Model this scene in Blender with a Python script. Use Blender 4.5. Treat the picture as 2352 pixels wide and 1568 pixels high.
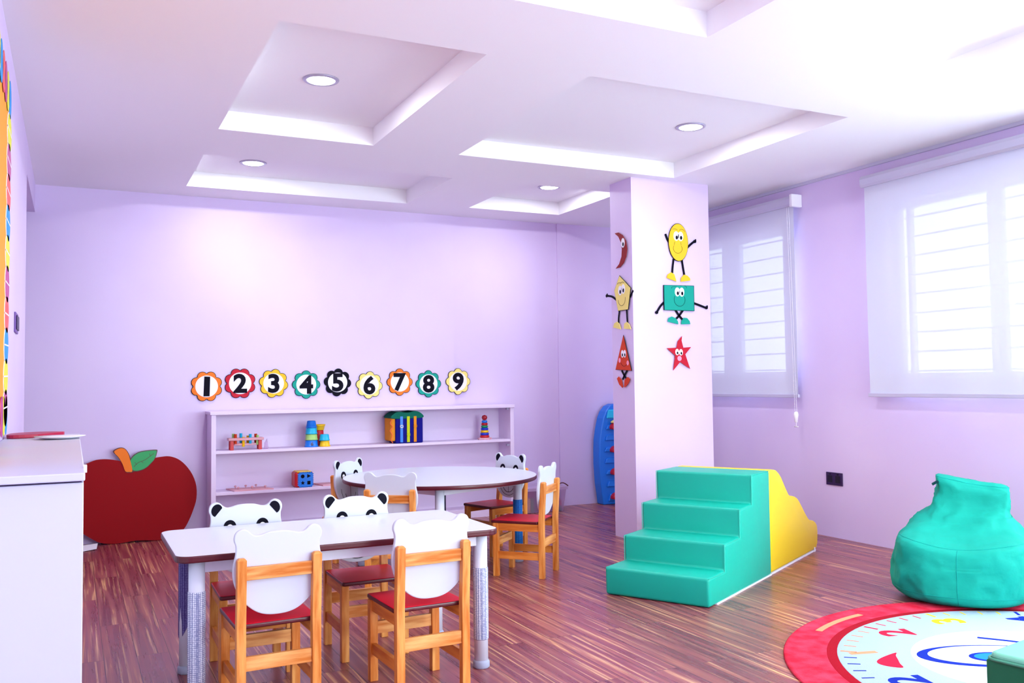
import bpy, math, random
from mathutils import Vector, Matrix, noise
PI = math.pi
random.seed(7)
SC = bpy.context.scene
COL = SC.collection
for o in list(bpy.data.objects):
    bpy.data.objects.remove(o)

# ---------------------------------------------------------------- camera
CAMH = 1.1595
yaw, pitch, roll = math.radians(25.96), math.radians(2.60), math.radians(-0.69)
cy, sy, cp, sp = math.cos(yaw), math.sin(yaw), math.cos(pitch), math.sin(pitch)
F = Vector((sy * cp, cy * cp, sp))
R = Vector((cy, -sy, 0))
U = R.cross(F)
cr, sr = math.cos(roll), math.sin(roll)
R, U = cr * R + sr * U, -sr * R + cr * U
cam = bpy.data.cameras.new('camera')
camo = bpy.data.objects.new('camera', cam)
COL.objects.link(camo)
camo.matrix_world = Matrix(((R.x, U.x, -F.x, 0), (R.y, U.y, -F.y, 0), (R.z, U.z, -F.z, CAMH), (0, 0, 0, 1)))
cam.sensor_width = 36
cam.lens = 2073.5 / 2352 * 36
cam.clip_start = 0.05
SC.camera = camo

# ---------------------------------------------------------------- world, light, exposure
W = bpy.data.worlds.new('sky')
SC.world = W
W.use_nodes = True
bg = W.node_tree.nodes['Background']
bg.inputs['Color'].default_value = (0.86, 0.97, 1.0, 1)
bg.inputs['Strength'].default_value = 9.0
SC.view_settings.view_transform = 'Standard'
SC.view_settings.look = 'None'
SC.view_settings.gamma = 1
SC.view_settings.use_curve_mapping = False
SC.view_settings.exposure = 0.97


def area(name, loc, rot, sx, sz, energy=None, color=(1, 1, 1)):
    l = bpy.data.lights.new(name, 'AREA')
    l.shape = 'RECTANGLE'
    l.size, l.size_y = sx, sz
    l.color = color
    if energy is None:
        l.cycles.is_portal = True
    else:
        l.energy = energy
    o = bpy.data.objects.new(name, l)
    o.location = loc
    o.rotation_euler = rot
    COL.objects.link(o)
    return o


# portals in the window openings, facing -x (size: x->local x after rotation = world y)
WIN = [(5.42, 6.52, 1.18, 2.35), (3.2, 4.42, 1.15, 2.35), (0.3, 3.05, 0.8, 2.15)]  # third opening is an added window without a blind, only to brighten the room
ADDED_WIN = (2.0, 4.7, 0.5, 2.3)  # added opening behind the camera that lets in extra daylight
area('daylight', ((ADDED_WIN[0] + ADDED_WIN[1]) / 2, -1.72, (ADDED_WIN[2] + ADDED_WIN[3]) / 2), (math.radians(90), 0, 0), ADDED_WIN[1] - ADDED_WIN[0], ADDED_WIN[3] - ADDED_WIN[2])
for (a, b, c, d) in WIN:
    area('daylight', (5.24, (a + b) / 2, (c + d) / 2), (0, math.radians(90), 0), d - c, b - a)


# ---------------------------------------------------------------- helpers
def lin(c):
    return tuple(((v / 255) / 12.92 if v / 255 <= 0.04045 else ((v / 255 + 0.055) / 1.055) ** 2.4) for v in c) + (1,)


MATS = {}


def mat(name, rgb, rough=0.5, spec=0.5, bump=0, bscale=60, coat=0, metal=0, vary=0, vscale=8, stretch=(1, 1, 1), rgb2=None, detail=3):
    if name in MATS:
        return MATS[name]
    m = bpy.data.materials.new(name)
    m.use_nodes = True
    nt = m.node_tree
    b = nt.nodes['Principled BSDF']
    b.inputs['Base Color'].default_value = lin(rgb)
    b.inputs['Roughness'].default_value = rough
    b.inputs['Specular IOR Level'].default_value = spec
    b.inputs['Metallic'].default_value = metal
    b.inputs['Coat Weight'].default_value = coat
    tc = nt.nodes.new('ShaderNodeTexCoord')
    mp = nt.nodes.new('ShaderNodeMapping')
    mp.inputs['Scale'].default_value = stretch
    nt.links.new(tc.outputs['Object'], mp.inputs['Vector'])
    if rgb2 is not None:
        n = nt.nodes.new('ShaderNodeTexNoise')
        n.inputs['Scale'].default_value = vscale
        n.inputs['Detail'].default_value = detail
        nt.links.new(mp.outputs['Vector'], n.inputs['Vector'])
        r = nt.nodes.new('ShaderNodeValToRGB')
        r.color_ramp.elements[0].position = 0.35
        r.color_ramp.elements[1].position = 0.68
        r.color_ramp.elements[0].color = lin(rgb)
        r.color_ramp.elements[1].color = lin(rgb2)
        nt.links.new(n.outputs['Fac'], r.inputs['Fac'])
        nt.links.new(r.outputs['Color'], b.inputs['Base Color'])
    if bump:
        n2 = nt.nodes.new('ShaderNodeTexNoise')
        n2.inputs['Scale'].default_value = bscale
        n2.inputs['Detail'].default_value = 4
        nt.links.new(tc.outputs['Object'], n2.inputs['Vector'])
        bp = nt.nodes.new('ShaderNodeBump')
        bp.inputs['Strength'].default_value = bump
        bp.inputs['Distance'].default_value = 0.01
        nt.links.new(n2.outputs['Fac'], bp.inputs['Height'])
        nt.links.new(bp.outputs['Normal'], b.inputs['Normal'])
    MATS[name] = m
    return m


def emis(name, rgb, s):
    if name in MATS:
        return MATS[name]
    m = bpy.data.materials.new(name)
    m.use_nodes = True
    b = m.node_tree.nodes['Principled BSDF']
    b.inputs['Base Color'].default_value = lin(rgb)
    b.inputs['Emission Color'].default_value = lin(rgb)
    b.inputs['Emission Strength'].default_value = s
    MATS[name] = m
    return m


def mixmat(name, rgb, transp, translu, gloss=0.0, rough=0.1, gcol=(1, 1, 1)):
    """thin sheet: part see-through, part translucent, rest diffuse"""
    m = bpy.data.materials.new(name)
    m.use_nodes = True
    nt = m.node_tree
    nt.nodes.clear()
    out = nt.nodes.new('ShaderNodeOutputMaterial')
    tr = nt.nodes.new('ShaderNodeBsdfTransparent')
    tr.inputs['Color'].default_value = gcol + (1,)
    tl = nt.nodes.new('ShaderNodeBsdfTranslucent')
    df = nt.nodes.new('ShaderNodeBsdfDiffuse')
    gl = nt.nodes.new('ShaderNodeBsdfGlossy')
    gl.inputs['Roughness'].default_value = rough
    tl.inputs['Color'].default_value = lin(rgb)
    df.inputs['Color'].default_value = lin(rgb)
    m1 = nt.nodes.new('ShaderNodeMixShader')
    m1.inputs[0].default_value = translu
    nt.links.new(df.outputs[0], m1.inputs[1])
    nt.links.new(tl.outputs[0], m1.inputs[2])
    m2 = nt.nodes.new('ShaderNodeMixShader')
    m2.inputs[0].default_value = transp
    nt.links.new(m1.outputs[0], m2.inputs[1])
    nt.links.new(tr.outputs[0], m2.inputs[2])
    m3 = nt.nodes.new('ShaderNodeMixShader')
    m3.inputs[0].default_value = gloss
    nt.links.new(m2.outputs[0], m3.inputs[1])
    nt.links.new(gl.outputs[0], m3.inputs[2])
    nt.links.new(m3.outputs[0], out.inputs[0])
    MATS[name] = m
    return m


class Fr:
    """a flat drawing frame standing in the room: u to the right, v up, w out of the surface"""
    def __init__(s, o, ux, uy, n):
        s.o, s.x, s.y, s.n = Vector(o), Vector(ux), Vector(uy), Vector(n)

    def __call__(s, u, v, w=0):
        return s.o + s.x * u + s.y * v + s.n * w


def circle(u, v, ru, rv=None, n=28, a0=0, a1=2 * PI, rot=0):
    rv = rv or ru
    full = abs(a1 - a0 - 2 * PI) < 1e-6
    k = n if full else n + 1
    r = []
    for i in range(k):
        a = a0 + (a1 - a0) * i / n
        x, y = ru * math.cos(a), rv * math.sin(a)
        r.append((u + x * math.cos(rot) - y * math.sin(rot), v + x * math.sin(rot) + y * math.cos(rot)))
    return r


def smooth(pts, k=4, closed=True):
    out = []
    n = len(pts)
    rng = range(n) if closed else range(n - 1)
    for i in rng:
        if closed:
            p0, p1, p2, p3 = pts[i - 1], pts[i], pts[(i + 1) % n], pts[(i + 2) % n]
        else:
            p0, p1, p2, p3 = pts[max(i - 1, 0)], pts[i], pts[i + 1], pts[min(i + 2, n - 1)]
        for j in range(k):
            t = j / k
            out.append(tuple(0.5 * ((2 * p1[c]) + (-p0[c] + p2[c]) * t + (2 * p0[c] - 5 * p1[c] + 4 * p2[c] - p3[c]) * t * t
                                    + (-p0[c] + 3 * p1[c] - 3 * p2[c] + p3[c]) * t ** 3) for c in range(len(p1))))
    if not closed:
        out.append(tuple(pts[-1]))
    return out


def rrect(x0, x1, y0, y1, r, n=6):
    o = []
    for cx, cyy, a in ((x1 - r, y1 - r, 0), (x0 + r, y1 - r, 90), (x0 + r, y0 + r, 180), (x1 - r, y0 + r, 270)):
        for i in range(n + 1):
            t = math.radians(a + 90 * i / n)
            o.append((cx + r * math.cos(t), cyy + r * math.sin(t)))
    return o


class MB:
    def __init__(s):
        s.v, s.f, s.m, s.sm = [], [], [], []

    def add(s, vs, fs, m=0, sm=False):
        b = len(s.v)
        s.v += [tuple(p) for p in vs]
        for f in fs:
            s.f.append(tuple(i + b for i in f))
            s.m.append(m)
            s.sm.append(sm)
        return s

    def box(s, x0, x1, y0, y1, z0, z1, m=0):
        v = [(x, y, z) for z in (z0, z1) for y in (y0, y1) for x in (x0, x1)]
        return s.add(v, [(0, 2, 3, 1), (4, 5, 7, 6), (0, 1, 5, 4), (2, 6, 7, 3), (0, 4, 6, 2), (1, 3, 7, 5)], m)

    def bar(s, p, q, w, d, up=(0, 0, 1), m=0):
        p, q = Vector(p), Vector(q)
        t = (q - p).normalized()
        a = t.cross(Vector(up))
        if a.length < 1e-3:
            a = t.cross(Vector((0, 1, 0)))
        a.normalize()
        b = a.cross(t).normalized()
        v = [e + a * (w / 2 * i) + b * (d / 2 * j) for e in (p, q) for j in (-1, 1) for i in (-1, 1)]
        return s.add(v, [(0, 2, 3, 1), (4, 5, 7, 6), (0, 1, 5, 4), (2, 6, 7, 3), (0, 4, 6, 2), (1, 3, 7, 5)], m)

    def prism(s, pts, fr, w0, w1, m=0, mside=None, sm=False):
        n = len(pts)
        ar = sum(pts[i][0] * pts[(i + 1) % n][1] - pts[(i + 1) % n][0] * pts[i][1] for i in range(n))
        if ar < 0:
            pts = pts[::-1]
        if w1 < w0:
            w0, w1 = w1, w0
        v = [fr(a, b, w0) for a, b in pts] + [fr(a, b, w1) for a, b in pts]
        rh = fr.x.cross(fr.y).dot(fr.n) > 0
        top, bot = tuple(range(n, 2 * n)), tuple(range(n))[::-1]
        side = [(i, (i + 1) % n, (i + 1) % n + n, i + n) for i in range(n)]
        if not rh:
            top, bot, side = top[::-1], bot[::-1], [f[::-1] for f in side]
        s.add(v, [top, bot], m)
        k = len(s.v) - 2 * n
        for f in side:
            s.f.append(tuple(i + k for i in f))
            s.m.append(m if mside is None else mside)
            s.sm.append(sm)
        return s

    def tube(s, path, r, n=10, m=0, caps=True):
        P = [Vector(p) for p in path]
        rr = r if isinstance(r, (list, tuple)) else [r] * len(P)
        v, f = [], []
        prev = None
        for i, p in enumerate(P):
            t = (P[min(i + 1, len(P) - 1)] - P[max(i - 1, 0)]).normalized()
            a = prev if prev is not None else (Vector((0, 0, 1)) if abs(t.z) < 0.9 else Vector((1, 0, 0)))
            a = (a - t * a.dot(t)).normalized()
            prev = a
            b = t.cross(a)
            for k in range(n):
                an = 2 * PI * k / n
                v.append(p + (a * math.cos(an) + b * math.sin(an)) * rr[i])
        for i in range(len(P) - 1):
            for k in range(n):
                f.append((i * n + k, i * n + (k + 1) % n, (i + 1) * n + (k + 1) % n, (i + 1) * n + k))
        s.add(v, f, m, True)
        if caps:
            b0 = len(s.v) - len(v)
            for fc in (tuple(range(n))[::-1], tuple(range((len(P) - 1) * n, len(P) * n))):
                s.f.append(tuple(i + b0 for i in fc))
                s.m.append(m)
                s.sm.append(False)
        return s

    def lathe(s, prof, c=(0, 0, 0), n=28, m=0, sm=True, rib=0):
        v, f = [], []
        for r, z in prof:
            for k in range(n):
                a = 2 * PI * k / n
                q = r * (1 - rib * (k % 2))
                v.append((c[0] + q * math.cos(a), c[1] + q * math.sin(a), c[2] + z))
        for i in range(len(prof) - 1):
            for k in range(n):
                f.append((i * n + k, i * n + (k + 1) % n, (i + 1) * n + (k + 1) % n, (i + 1) * n + k))
        s.add(v, f, m, sm)
        b0 = len(s.v) - len(v)
        for fc, rad in ((tuple(range(n))[::-1], prof[0][0]), (tuple(range((len(prof) - 1) * n, len(prof) * n)), prof[-1][0])):
            if rad > 1e-4:
                s.f.append(tuple(i + b0 for i in fc))
                s.m.append(m)
                s.sm.append(False)
        return s

    def stroke(s, pts, w, fr, w0, w1, m=0):
        """a ribbon of width w along 2-D points"""
        n = len(pts)
        L, Rr = [], []
        for i, p in enumerate(pts):
            a, b = pts[max(i - 1, 0)], pts[min(i + 1, n - 1)]
            dx, dy = b[0] - a[0], b[1] - a[1]
            l = math.hypot(dx, dy) or 1
            ww = (w[i] if isinstance(w, (list, tuple)) else w) / 2
            L.append((p[0] - dy / l * ww, p[1] + dx / l * ww))
            Rr.append((p[0] + dy / l * ww, p[1] - dx / l * ww))
        for i in range(n - 1):
            s.prism([L[i], L[i + 1], Rr[i + 1], Rr[i]], fr, w0, w1, m)
        return s

    def build(s, name, mats, parent=None, bevel=0, label=None, segs=2, subsurf=0, autosm=False):
        me = bpy.data.meshes.new(name)
        off = Vector((0, 0, 0))
        if parent is not None:
            off = wloc(parent)
        me.from_pydata([tuple(Vector(p) - off) for p in s.v], [], s.f)
        for m in (mats if isinstance(mats, (list, tuple)) else [mats]):
            me.materials.append(m)
        for i, p in enumerate(me.polygons):
            p.material_index = s.m[i]
            p.use_smooth = s.sm[i]
        me.update()
        o = bpy.data.objects.new(name, me)
        COL.objects.link(o)
        if parent is not None:
            o.parent = parent
        if bevel:
            b = o.modifiers.new('bevel', 'BEVEL')
            b.width = bevel
            b.segments = segs
            b.limit_method = 'ANGLE'
            b.angle_limit = math.radians(40)
        if subsurf:
            b = o.modifiers.new('sub', 'SUBSURF')
            b.levels = b.render_levels = subsurf
        if label:
            o['label'] = label
        return o


def wloc(o):
    v = Vector((0, 0, 0))
    while o is not None:
        v += o.location
        o = o.parent
    return v


def tag(o, label, cat, group=None, kind=None):
    o['label'] = label
    o['category'] = cat
    if group:
        o['group'] = group
    if kind:
        o['kind'] = kind
    return o


def thing(name, label, cat, loc=(0, 0, 0), group=None):
    o = bpy.data.objects.new(name, None)
    o.empty_display_size = 0.1
    COL.objects.link(o)
    o.location = loc
    return tag(o, label, cat, group)


def struct(o, label=None):
    o['kind'] = 'structure'
    if label:
        o['label'] = label
        o['category'] = label.split()[-1]
    return o


def copy_tree(o, parent=None):
    c = o.copy()
    COL.objects.link(c)
    c.parent = parent
    for ch in list(o.children):
        copy_tree(ch, c)
    return c


def glyph(ch, size, bold=0.0):
    """outline mesh of one character, centred; returns 2-D verts and faces"""
    cu = bpy.data.curves.new('tmp', 'FONT')
    cu.body = ch
    cu.size = size
    cu.offset = bold
    cu.align_x = 'CENTER'
    cu.align_y = 'CENTER'
    cu.resolution_u = 4
    ob = bpy.data.objects.new('tmp', cu)
    COL.objects.link(ob)
    dg = bpy.context.evaluated_depsgraph_get()
    me = bpy.data.meshes.new_from_object(ob.evaluated_get(dg))
    vs = [(v.co.x, v.co.y) for v in me.vertices]
    fs = [tuple(p.vertices) for p in me.polygons]
    bpy.data.objects.remove(ob)
    bpy.data.meshes.remove(me)
    bpy.data.curves.remove(cu)
    x0, x1 = min(v[0] for v in vs), max(v[0] for v in vs)
    y0, y1 = min(v[1] for v in vs), max(v[1] for v in vs)
    return [(a - (x0 + x1) / 2, b - (y0 + y1) / 2) for a, b in vs], fs


def add_glyph(mb, ch, size, u, v, fr, w0, w1, rot=0, bold=0.0, m=0, sx=1.0):
    vs, fs = glyph(ch, size, bold)
    c, s = math.cos(rot), math.sin(rot)
    vs = [((a * sx) * c - b * s + u, (a * sx) * s + b * c + v) for a, b in vs]
    n = len(vs)
    from collections import Counter
    edges = Counter()
    for f in fs:
        for i in range(len(f)):
            edges[tuple(sorted((f[i], f[(i + 1) % len(f)])))] += 1
    side = []
    for f in fs:
        for i in range(len(f)):
            a, b = f[i], f[(i + 1) % len(f)]
            if edges[tuple(sorted((a, b)))] == 1:
                side.append((a, b, b + n, a + n))
    mb.add([fr(a, b, w0) for a, b in vs] + [fr(a, b, w1) for a, b in vs],
           [tuple(i + n for i in f) for f in fs] + [tuple(f[::-1]) for f in fs] + side, m)


# ---------------------------------------------------------------- materials
WALL = mat('lilac_wall', (222, 202, 242), 0.5, 0.35, bump=0.05, bscale=9, rgb2=(228, 209, 244), vscale=1.3)
CEIL = mat('pale_ceiling', (249, 247, 252), 0.6, 0.3)
SHELF = mat('lilac_shelf', (234, 216, 245), 0.4, 0.45)
WHITE = mat('white_laminate', (214, 219, 234), 0.3, 0.5)
CABW = mat('white_cabinet', (206, 208, 226), 0.35, 0.45)
BOARD = mat('white_chair_board', (208, 213, 228), 0.32, 0.5)
BLACK = mat('navy_black', (5, 2, 22), 0.6, 0.12)
MAROON = mat('maroon_edge', (84, 8, 26), 0.3, 0.5)
REDSEAT = mat('red_seat', (240, 8, 44), 0.4, 0.22)
WOODV = mat('beech_vertical', (206, 112, 34), 0.4, 0.4, rgb2=(246, 172, 92), vscale=5, stretch=(9, 9, 1), detail=6)
WOODH = mat('beech_horizontal', (206, 112, 34), 0.4, 0.4, rgb2=(250, 184, 112), vscale=5, stretch=(1, 9, 9), detail=6)
WOODY = mat('beech_side', (200, 104, 30), 0.4, 0.4, rgb2=(236, 150, 66), vscale=5, stretch=(9, 1, 9), detail=6)
TUBE = mat('white_tube', (226, 226, 242), 0.3, 0.5)
FOOT = mat('grey_foot', (160, 162, 186), 0.5, 0.4)
GREEN = mat('teal_vinyl', (2, 174, 150), 0.42, 0.4, bump=0.5, bscale=5)
YELLOW = mat('yellow_vinyl', (246, 206, 30), 0.4, 0.45, bump=0.08, bscale=7)
BAG = mat('teal_fabric', (4, 158, 138), 0.75, 0.25, bump=1.0, bscale=7)
DGREEN = mat('dark_green_fabric', (24, 104, 70), 0.6, 0.3, bump=0.15, bscale=20)
LGREEN = mat('pale_green_vinyl', (112, 190, 160), 0.4, 0.5)
APPLE = mat('apple_red', (150, 4, 16), 0.6, 0.15)
ORANGE = mat('orange_card', (246, 124, 30), 0.6, 0.3)
CRIMSON = mat('crimson_card', (196, 14, 46), 0.6, 0.3)
AMBER = mat('amber_card', (252, 196, 40), 0.6, 0.3)
TEAL = mat('teal_card', (0, 160, 140), 0.6, 0.3)
PALE = mat('pale_yellow_card', (246, 226, 130), 0.6, 0.3)
PAPER = mat('white_paper', (246, 244, 252), 0.6, 0.3)
PINK = mat('pink_card', (250, 160, 190), 0.6, 0.3)
DRED = mat('dark_red_card', (140, 14, 26), 0.6, 0.3)
BRICKO = mat('orange_red_card', (214, 62, 22), 0.6, 0.3)
LEAF = mat('leaf_green', (60, 170, 100), 0.6, 0.3)
BLUEP = mat('blue_plastic', (10, 120, 228), 0.35, 0.5)
CYANP = mat('cyan_plastic', (20, 186, 232), 0.35, 0.5)
DBLUE = mat('deep_blue_plastic', (16, 50, 200), 0.35, 0.5)
REDP = mat('red_plastic', (200, 16, 30), 0.35, 0.5)
YELP = mat('yellow_plastic', (252, 200, 10), 0.35, 0.5)
LIMEP = mat('lime_plastic', (168, 212, 120), 0.35, 0.5)
GRNP = mat('green_plastic', (20, 150, 100), 0.4, 0.5)
MAGP = mat('magenta_plastic', (190, 24, 130), 0.4, 0.5)
PINKW = mat('pinkish_wood', (226, 172, 186), 0.5, 0.4, rgb2=(216, 150, 160), vscale=6, stretch=(1, 8, 8))
NAVY = mat('navy_cloth', (16, 14, 130), 0.8, 0.2, bump=0.2, bscale=60)
GCLOTH = mat('green_cloth', (10, 110, 90), 0.8, 0.2, bump=0.2, bscale=60)
OCLOTH = mat('orange_cloth', (236, 150, 40), 0.8, 0.2)
BEIGE = mat('beige_paint', (226, 178, 110), 0.5, 0.4)
METAL = mat('grey_metal', (178, 172, 196), 0.35, 0.5, metal=0.4)
ALU = mat('aluminium', (206, 204, 224), 0.35, 0.5, metal=0.3)
SOCK = mat('dark_purple_plastic', (44, 14, 74), 0.35, 0.5)
SWM = mat('grey_purple_plastic', (112, 74, 156), 0.4, 0.5)
STONE = mat('outside_wall', (226, 232, 236), 0.8, 0.2)
LAMP = emis('lamp_glow', (246, 255, 255), 9.0)


def sleeve_mat(name, c1, c2):
    m = mat(name, c1, 0.6, 0.3)
    nt = m.node_tree
    b = nt.nodes['Principled BSDF']
    tc = nt.nodes.new('ShaderNodeTexCoord')
    v = nt.nodes.new('ShaderNodeTexVoronoi')
    v.inputs['Scale'].default_value = 150
    v.inputs['Randomness'].default_value = 0.15
    r = nt.nodes.new('ShaderNodeValToRGB')
    r.color_ramp.elements[0].color = lin(c1)
    r.color_ramp.elements[1].color = lin(c2)
    r.color_ramp.elements[0].position = 0.3
    r.color_ramp.elements[1].position = 0.6
    nt.links.new(tc.outputs['Object'], v.inputs['Vector'])
    nt.links.new(v.outputs['Distance'], r.inputs['Fac'])
    nt.links.new(r.outputs['Color'], b.inputs['Base Color'])
    return m


SLV_G = sleeve_mat('grey_mesh_sleeve', (236, 238, 250), (128, 134, 176))
SLV_D = sleeve_mat('dark_mesh_sleeve', (120, 110, 170), (60, 40, 110))
SLV_B = sleeve_mat('blue_mesh_sleeve', (40, 150, 230), (20, 90, 190))
SLV_N = sleeve_mat('navy_mesh_sleeve', (20, 24, 80), (8, 8, 40))


def floor_mat():
    m = mat('wood_floor', (90, 40, 40), 0.25, 0.5)
    nt = m.node_tree
    N, L = nt.nodes, nt.links
    b = N['Principled BSDF']
    tc = N.new('ShaderNodeTexCoord')
    mp = N.new('ShaderNodeMapping')
    mp.inputs['Rotation'].default_value = (0, 0, math.radians(90))
    L.new(tc.outputs['Object'], mp.inputs['Vector'])
    br = N.new('ShaderNodeTexBrick')
    br.inputs['Scale'].default_value = 1
    br.inputs['Brick Width'].default_value = 1.22
    br.inputs['Row Height'].default_value = 0.13
    br.inputs['Mortar Size'].default_value = 0.0012
    br.inputs['Color1'].default_value = (0, 0, 0, 1)
    br.inputs['Color2'].default_value = (1, 1, 1, 1)
    br.inputs['Mortar'].default_value = (0.5, 0.5, 0.5, 1)
    L.new(mp.outputs['Vector'], br.inputs['Vector'])
    # per-plank offset of the grain
    mul = N.new('ShaderNodeVectorMath')
    mul.operation = 'MULTIPLY_ADD'
    L.new(br.outputs['Color'], mul.inputs[0])
    mul.inputs[1].default_value = (7, 13, 3)
    L.new(tc.outputs['Object'], mul.inputs[2])
    mp2 = N.new('ShaderNodeMapping')
    mp2.inputs['Scale'].default_value = (34, 1.1, 1)
    L.new(mul.outputs[0], mp2.inputs['Vector'])
    n1 = N.new('ShaderNodeTexNoise')
    n1.inputs['Scale'].default_value = 1.0
    n1.inputs['Detail'].default_value = 5
    n1.inputs['Roughness'].default_value = 0.5
    n1.inputs['Distortion'].default_value = 0.6
    L.new(mp2.outputs['Vector'], n1.inputs['Vector'])
    r = N.new('ShaderNodeValToRGB')
    e = r.color_ramp.elements
    e[0].position, e[0].color = 0.22, lin((104, 38, 62))
    e[1].position, e[1].color = 0.74, lin((250, 190, 124))
    x = r.color_ramp.elements.new(0.5)
    x.color = lin((148, 70, 80))
    x = r.color_ramp.elements.new(0.64)
    x.color = lin((176, 100, 90))
    L.new(n1.outputs['Fac'], r.inputs['Fac'])
    # thin pale streaks
    mp3 = N.new('ShaderNodeMapping')
    mp3.inputs['Scale'].default_value = (75, 1.3, 1)
    L.new(mul.outputs[0], mp3.inputs['Vector'])
    n3 = N.new('ShaderNodeTexNoise')
    n3.inputs['Scale'].default_value = 1.0
    n3.inputs['Detail'].default_value = 3
    L.new(mp3.outputs['Vector'], n3.inputs['Vector'])
    r3 = N.new('ShaderNodeValToRGB')
    r3.color_ramp.elements[0].position, r3.color_ramp.elements[0].color = 0.56, (0, 0, 0, 1)
    r3.color_ramp.elements[1].position, r3.color_ramp.elements[1].color = 0.78, (1, 1, 1, 1)
    L.new(n3.outputs['Fac'], r3.inputs['Fac'])
    st_ = N.new('ShaderNodeMix')
    st_.data_type = 'RGBA'
    L.new(r3.outputs['Color'], st_.inputs['Factor'])
    L.new(r.outputs['Color'], st_.inputs['A'])
    st_.inputs['B'].default_value = lin((246, 190, 140))
    # plank tone
    hs = N.new('ShaderNodeMix')
    hs.data_type = 'RGBA'
    hs.blend_type = 'MULTIPLY'
    hs.inputs['Factor'].default_value = 0.22
    L.new(st_.outputs['Result'], hs.inputs['A'])
    L.new(br.outputs['Color'], hs.inputs['B'])
    mm = N.new('ShaderNodeMix')
    mm.data_type = 'RGBA'
    L.new(br.outputs['Fac'], mm.inputs['Factor'])
    L.new(hs.outputs['Result'], mm.inputs['A'])
    mm.inputs['B'].default_value = lin((50, 14, 36))
    L.new(mm.outputs['Result'], b.inputs['Base Color'])
    rr = N.new('ShaderNodeMapRange')
    rr.inputs['To Min'].default_value = 0.2
    rr.inputs['To Max'].default_value = 0.38
    L.new(n1.outputs['Fac'], rr.inputs['Value'])
    L.new(rr.outputs['Result'], b.inputs['Roughness'])
    return m


FLOOR = floor_mat()
BLIND = mixmat('sheer_blind', (218, 220, 238), 0.022, 0.002)
GLASS = mixmat('window_glass', (255, 255, 255), 1.0, 0, 0.06, 0.02, gcol=(0.93, 0.98, 0.98))
CLEAR = mixmat('clear_plastic', (226, 186, 236), 0.62, 0.3, 0.10, 0.12)
LID = mixmat('frosted_lid', (232, 210, 242), 0.25, 0.4, 0.08, 0.2)

XR, YB, XL, HC = 5.02, 7.46, -0.26, 2.66
FRW = Fr((0, YB, 0), (1, 0, 0), (0, 0, 1), (0, -1, 0))        # back wall
FRF = Fr((0, 5.53, 0), (1, 0, 0), (0, 0, 1), (0, -1, 0))      # pillar front
FRL = Fr((3.68, 0, 0), (0, -1, 0), (0, 0, 1), (-1, 0, 0))     # pillar left side
FRX = Fr((XL, 0, 0), (0, 1, 0), (0, 0, 1), (1, 0, 0))         # left wall
FRZ = Fr((0, 0, 0), (1, 0, 0), (0, 1, 0), (0, 0, 1))          # floor

# ---------------------------------------------------------------- the setting
Y0 = -1.6
struct(MB().box(-1.75, XR + .15, Y0 - .1, 7.75, -0.12, 0).build('floor', FLOOR), 'dark streaky wood plank floor')
# ceiling with recessed coffers
COF = [(0.753, 1.69, 3.70, 5.433), (0.753, 2.489, 6.075, 7.092), (2.27, 3.998, 3.76, 5.433), (3.04, 3.92, 6.05, 7.06),
       (0.753, 2.489, 1.3, 3.12), (3.069, 3.998, 1.3, 3.12), (0.753, 2.489, -0.9, 0.8), (3.069, 3.998, -0.9, 0.8)]
TOP = HC + 0.115
xs = sorted({-1.75, XR + .15} | {c[0] for c in COF} | {c[1] for c in COF})
ys = sorted({Y0 - .1, 7.75} | {c[2] for c in COF} | {c[3] for c in COF})
cb = MB()


def incof(x, y):
    return any(a < x < b and c < y < d for a, b, c, d in COF)


for i in range(len(xs) - 1):
    for j in range(len(ys) - 1):
        a, b, c, d = xs[i], xs[i + 1], ys[j], ys[j + 1]
        if not incof((a + b) / 2, (c + d) / 2):
            cb.add([(a, c, HC), (a, d, HC), (b, d, HC), (b, c, HC)], [(0, 1, 2, 3)])
for a, b, c, d in COF:
    cb.add([(a, c, TOP), (a, d, TOP), (b, d, TOP), (b, c, TOP), (a, c, HC), (a, d, HC), (b, d, HC), (b, c, HC)],
           [(0, 1, 2, 3), (4, 5, 1, 0), (5, 6, 2, 1), (6, 7, 3, 2), (7, 4, 0, 3)])
cb.box(-1.75, XR + .15, Y0 - .1, 7.75, HC + .2, HC + .3)
struct(cb.build('ceiling', CEIL), 'pale ceiling with rectangular recessed coffers')
# back wall: the middle strip lies a little deeper than its neighbours
wb = MB()
wb.box(-1.75, XR + .15, 7.475, 7.7, 0, HC)
wb.box(-1.75, 3.06, YB, 7.475, 0, HC)
wb.box(4.12, XR, YB, 7.475, 0, HC)
struct(wb.build('wall_back', WALL), 'lilac painted back wall')
wl = MB()
wl.box(XL - .15, XL, Y0, 6.15, 0, HC)
wl.box(XL - .15, XL, 6.15, YB, 2.455, HC)
struct(wl.build('wall_left', WALL), 'lilac left wall ending at an open doorway')
wa = MB()
wa.box(-1.75, -1.6, 5.9, YB, 0, HC)
wa.box(-1.6, XL - .15, 5.9, 6.0, 0, HC)
struct(wa.build('wall_doorway', WALL), 'lilac wall seen through the doorway')
wf = MB()
wf.box(-.41, ADDED_WIN[0], Y0 - .1, Y0, 0, HC).box(ADDED_WIN[1], XR + .15, Y0 - .1, Y0, 0, HC)
wf.box(ADDED_WIN[0], ADDED_WIN[1], Y0 - .1, Y0, 0, ADDED_WIN[2]).box(ADDED_WIN[0], ADDED_WIN[1], Y0 - .1, Y0, ADDED_WIN[3], HC)
struct(wf.build('wall_front', WALL), 'lilac wall behind the camera')
wr = MB()
cur = Y0
for a, b, c, d in sorted(WIN):
    wr.box(XR, XR + .15, cur, a, 0, HC)
    wr.box(XR, XR + .15, a, b, 0, c)
    wr.box(XR, XR + .15, a, b, d, HC)
    cur = b
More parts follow.
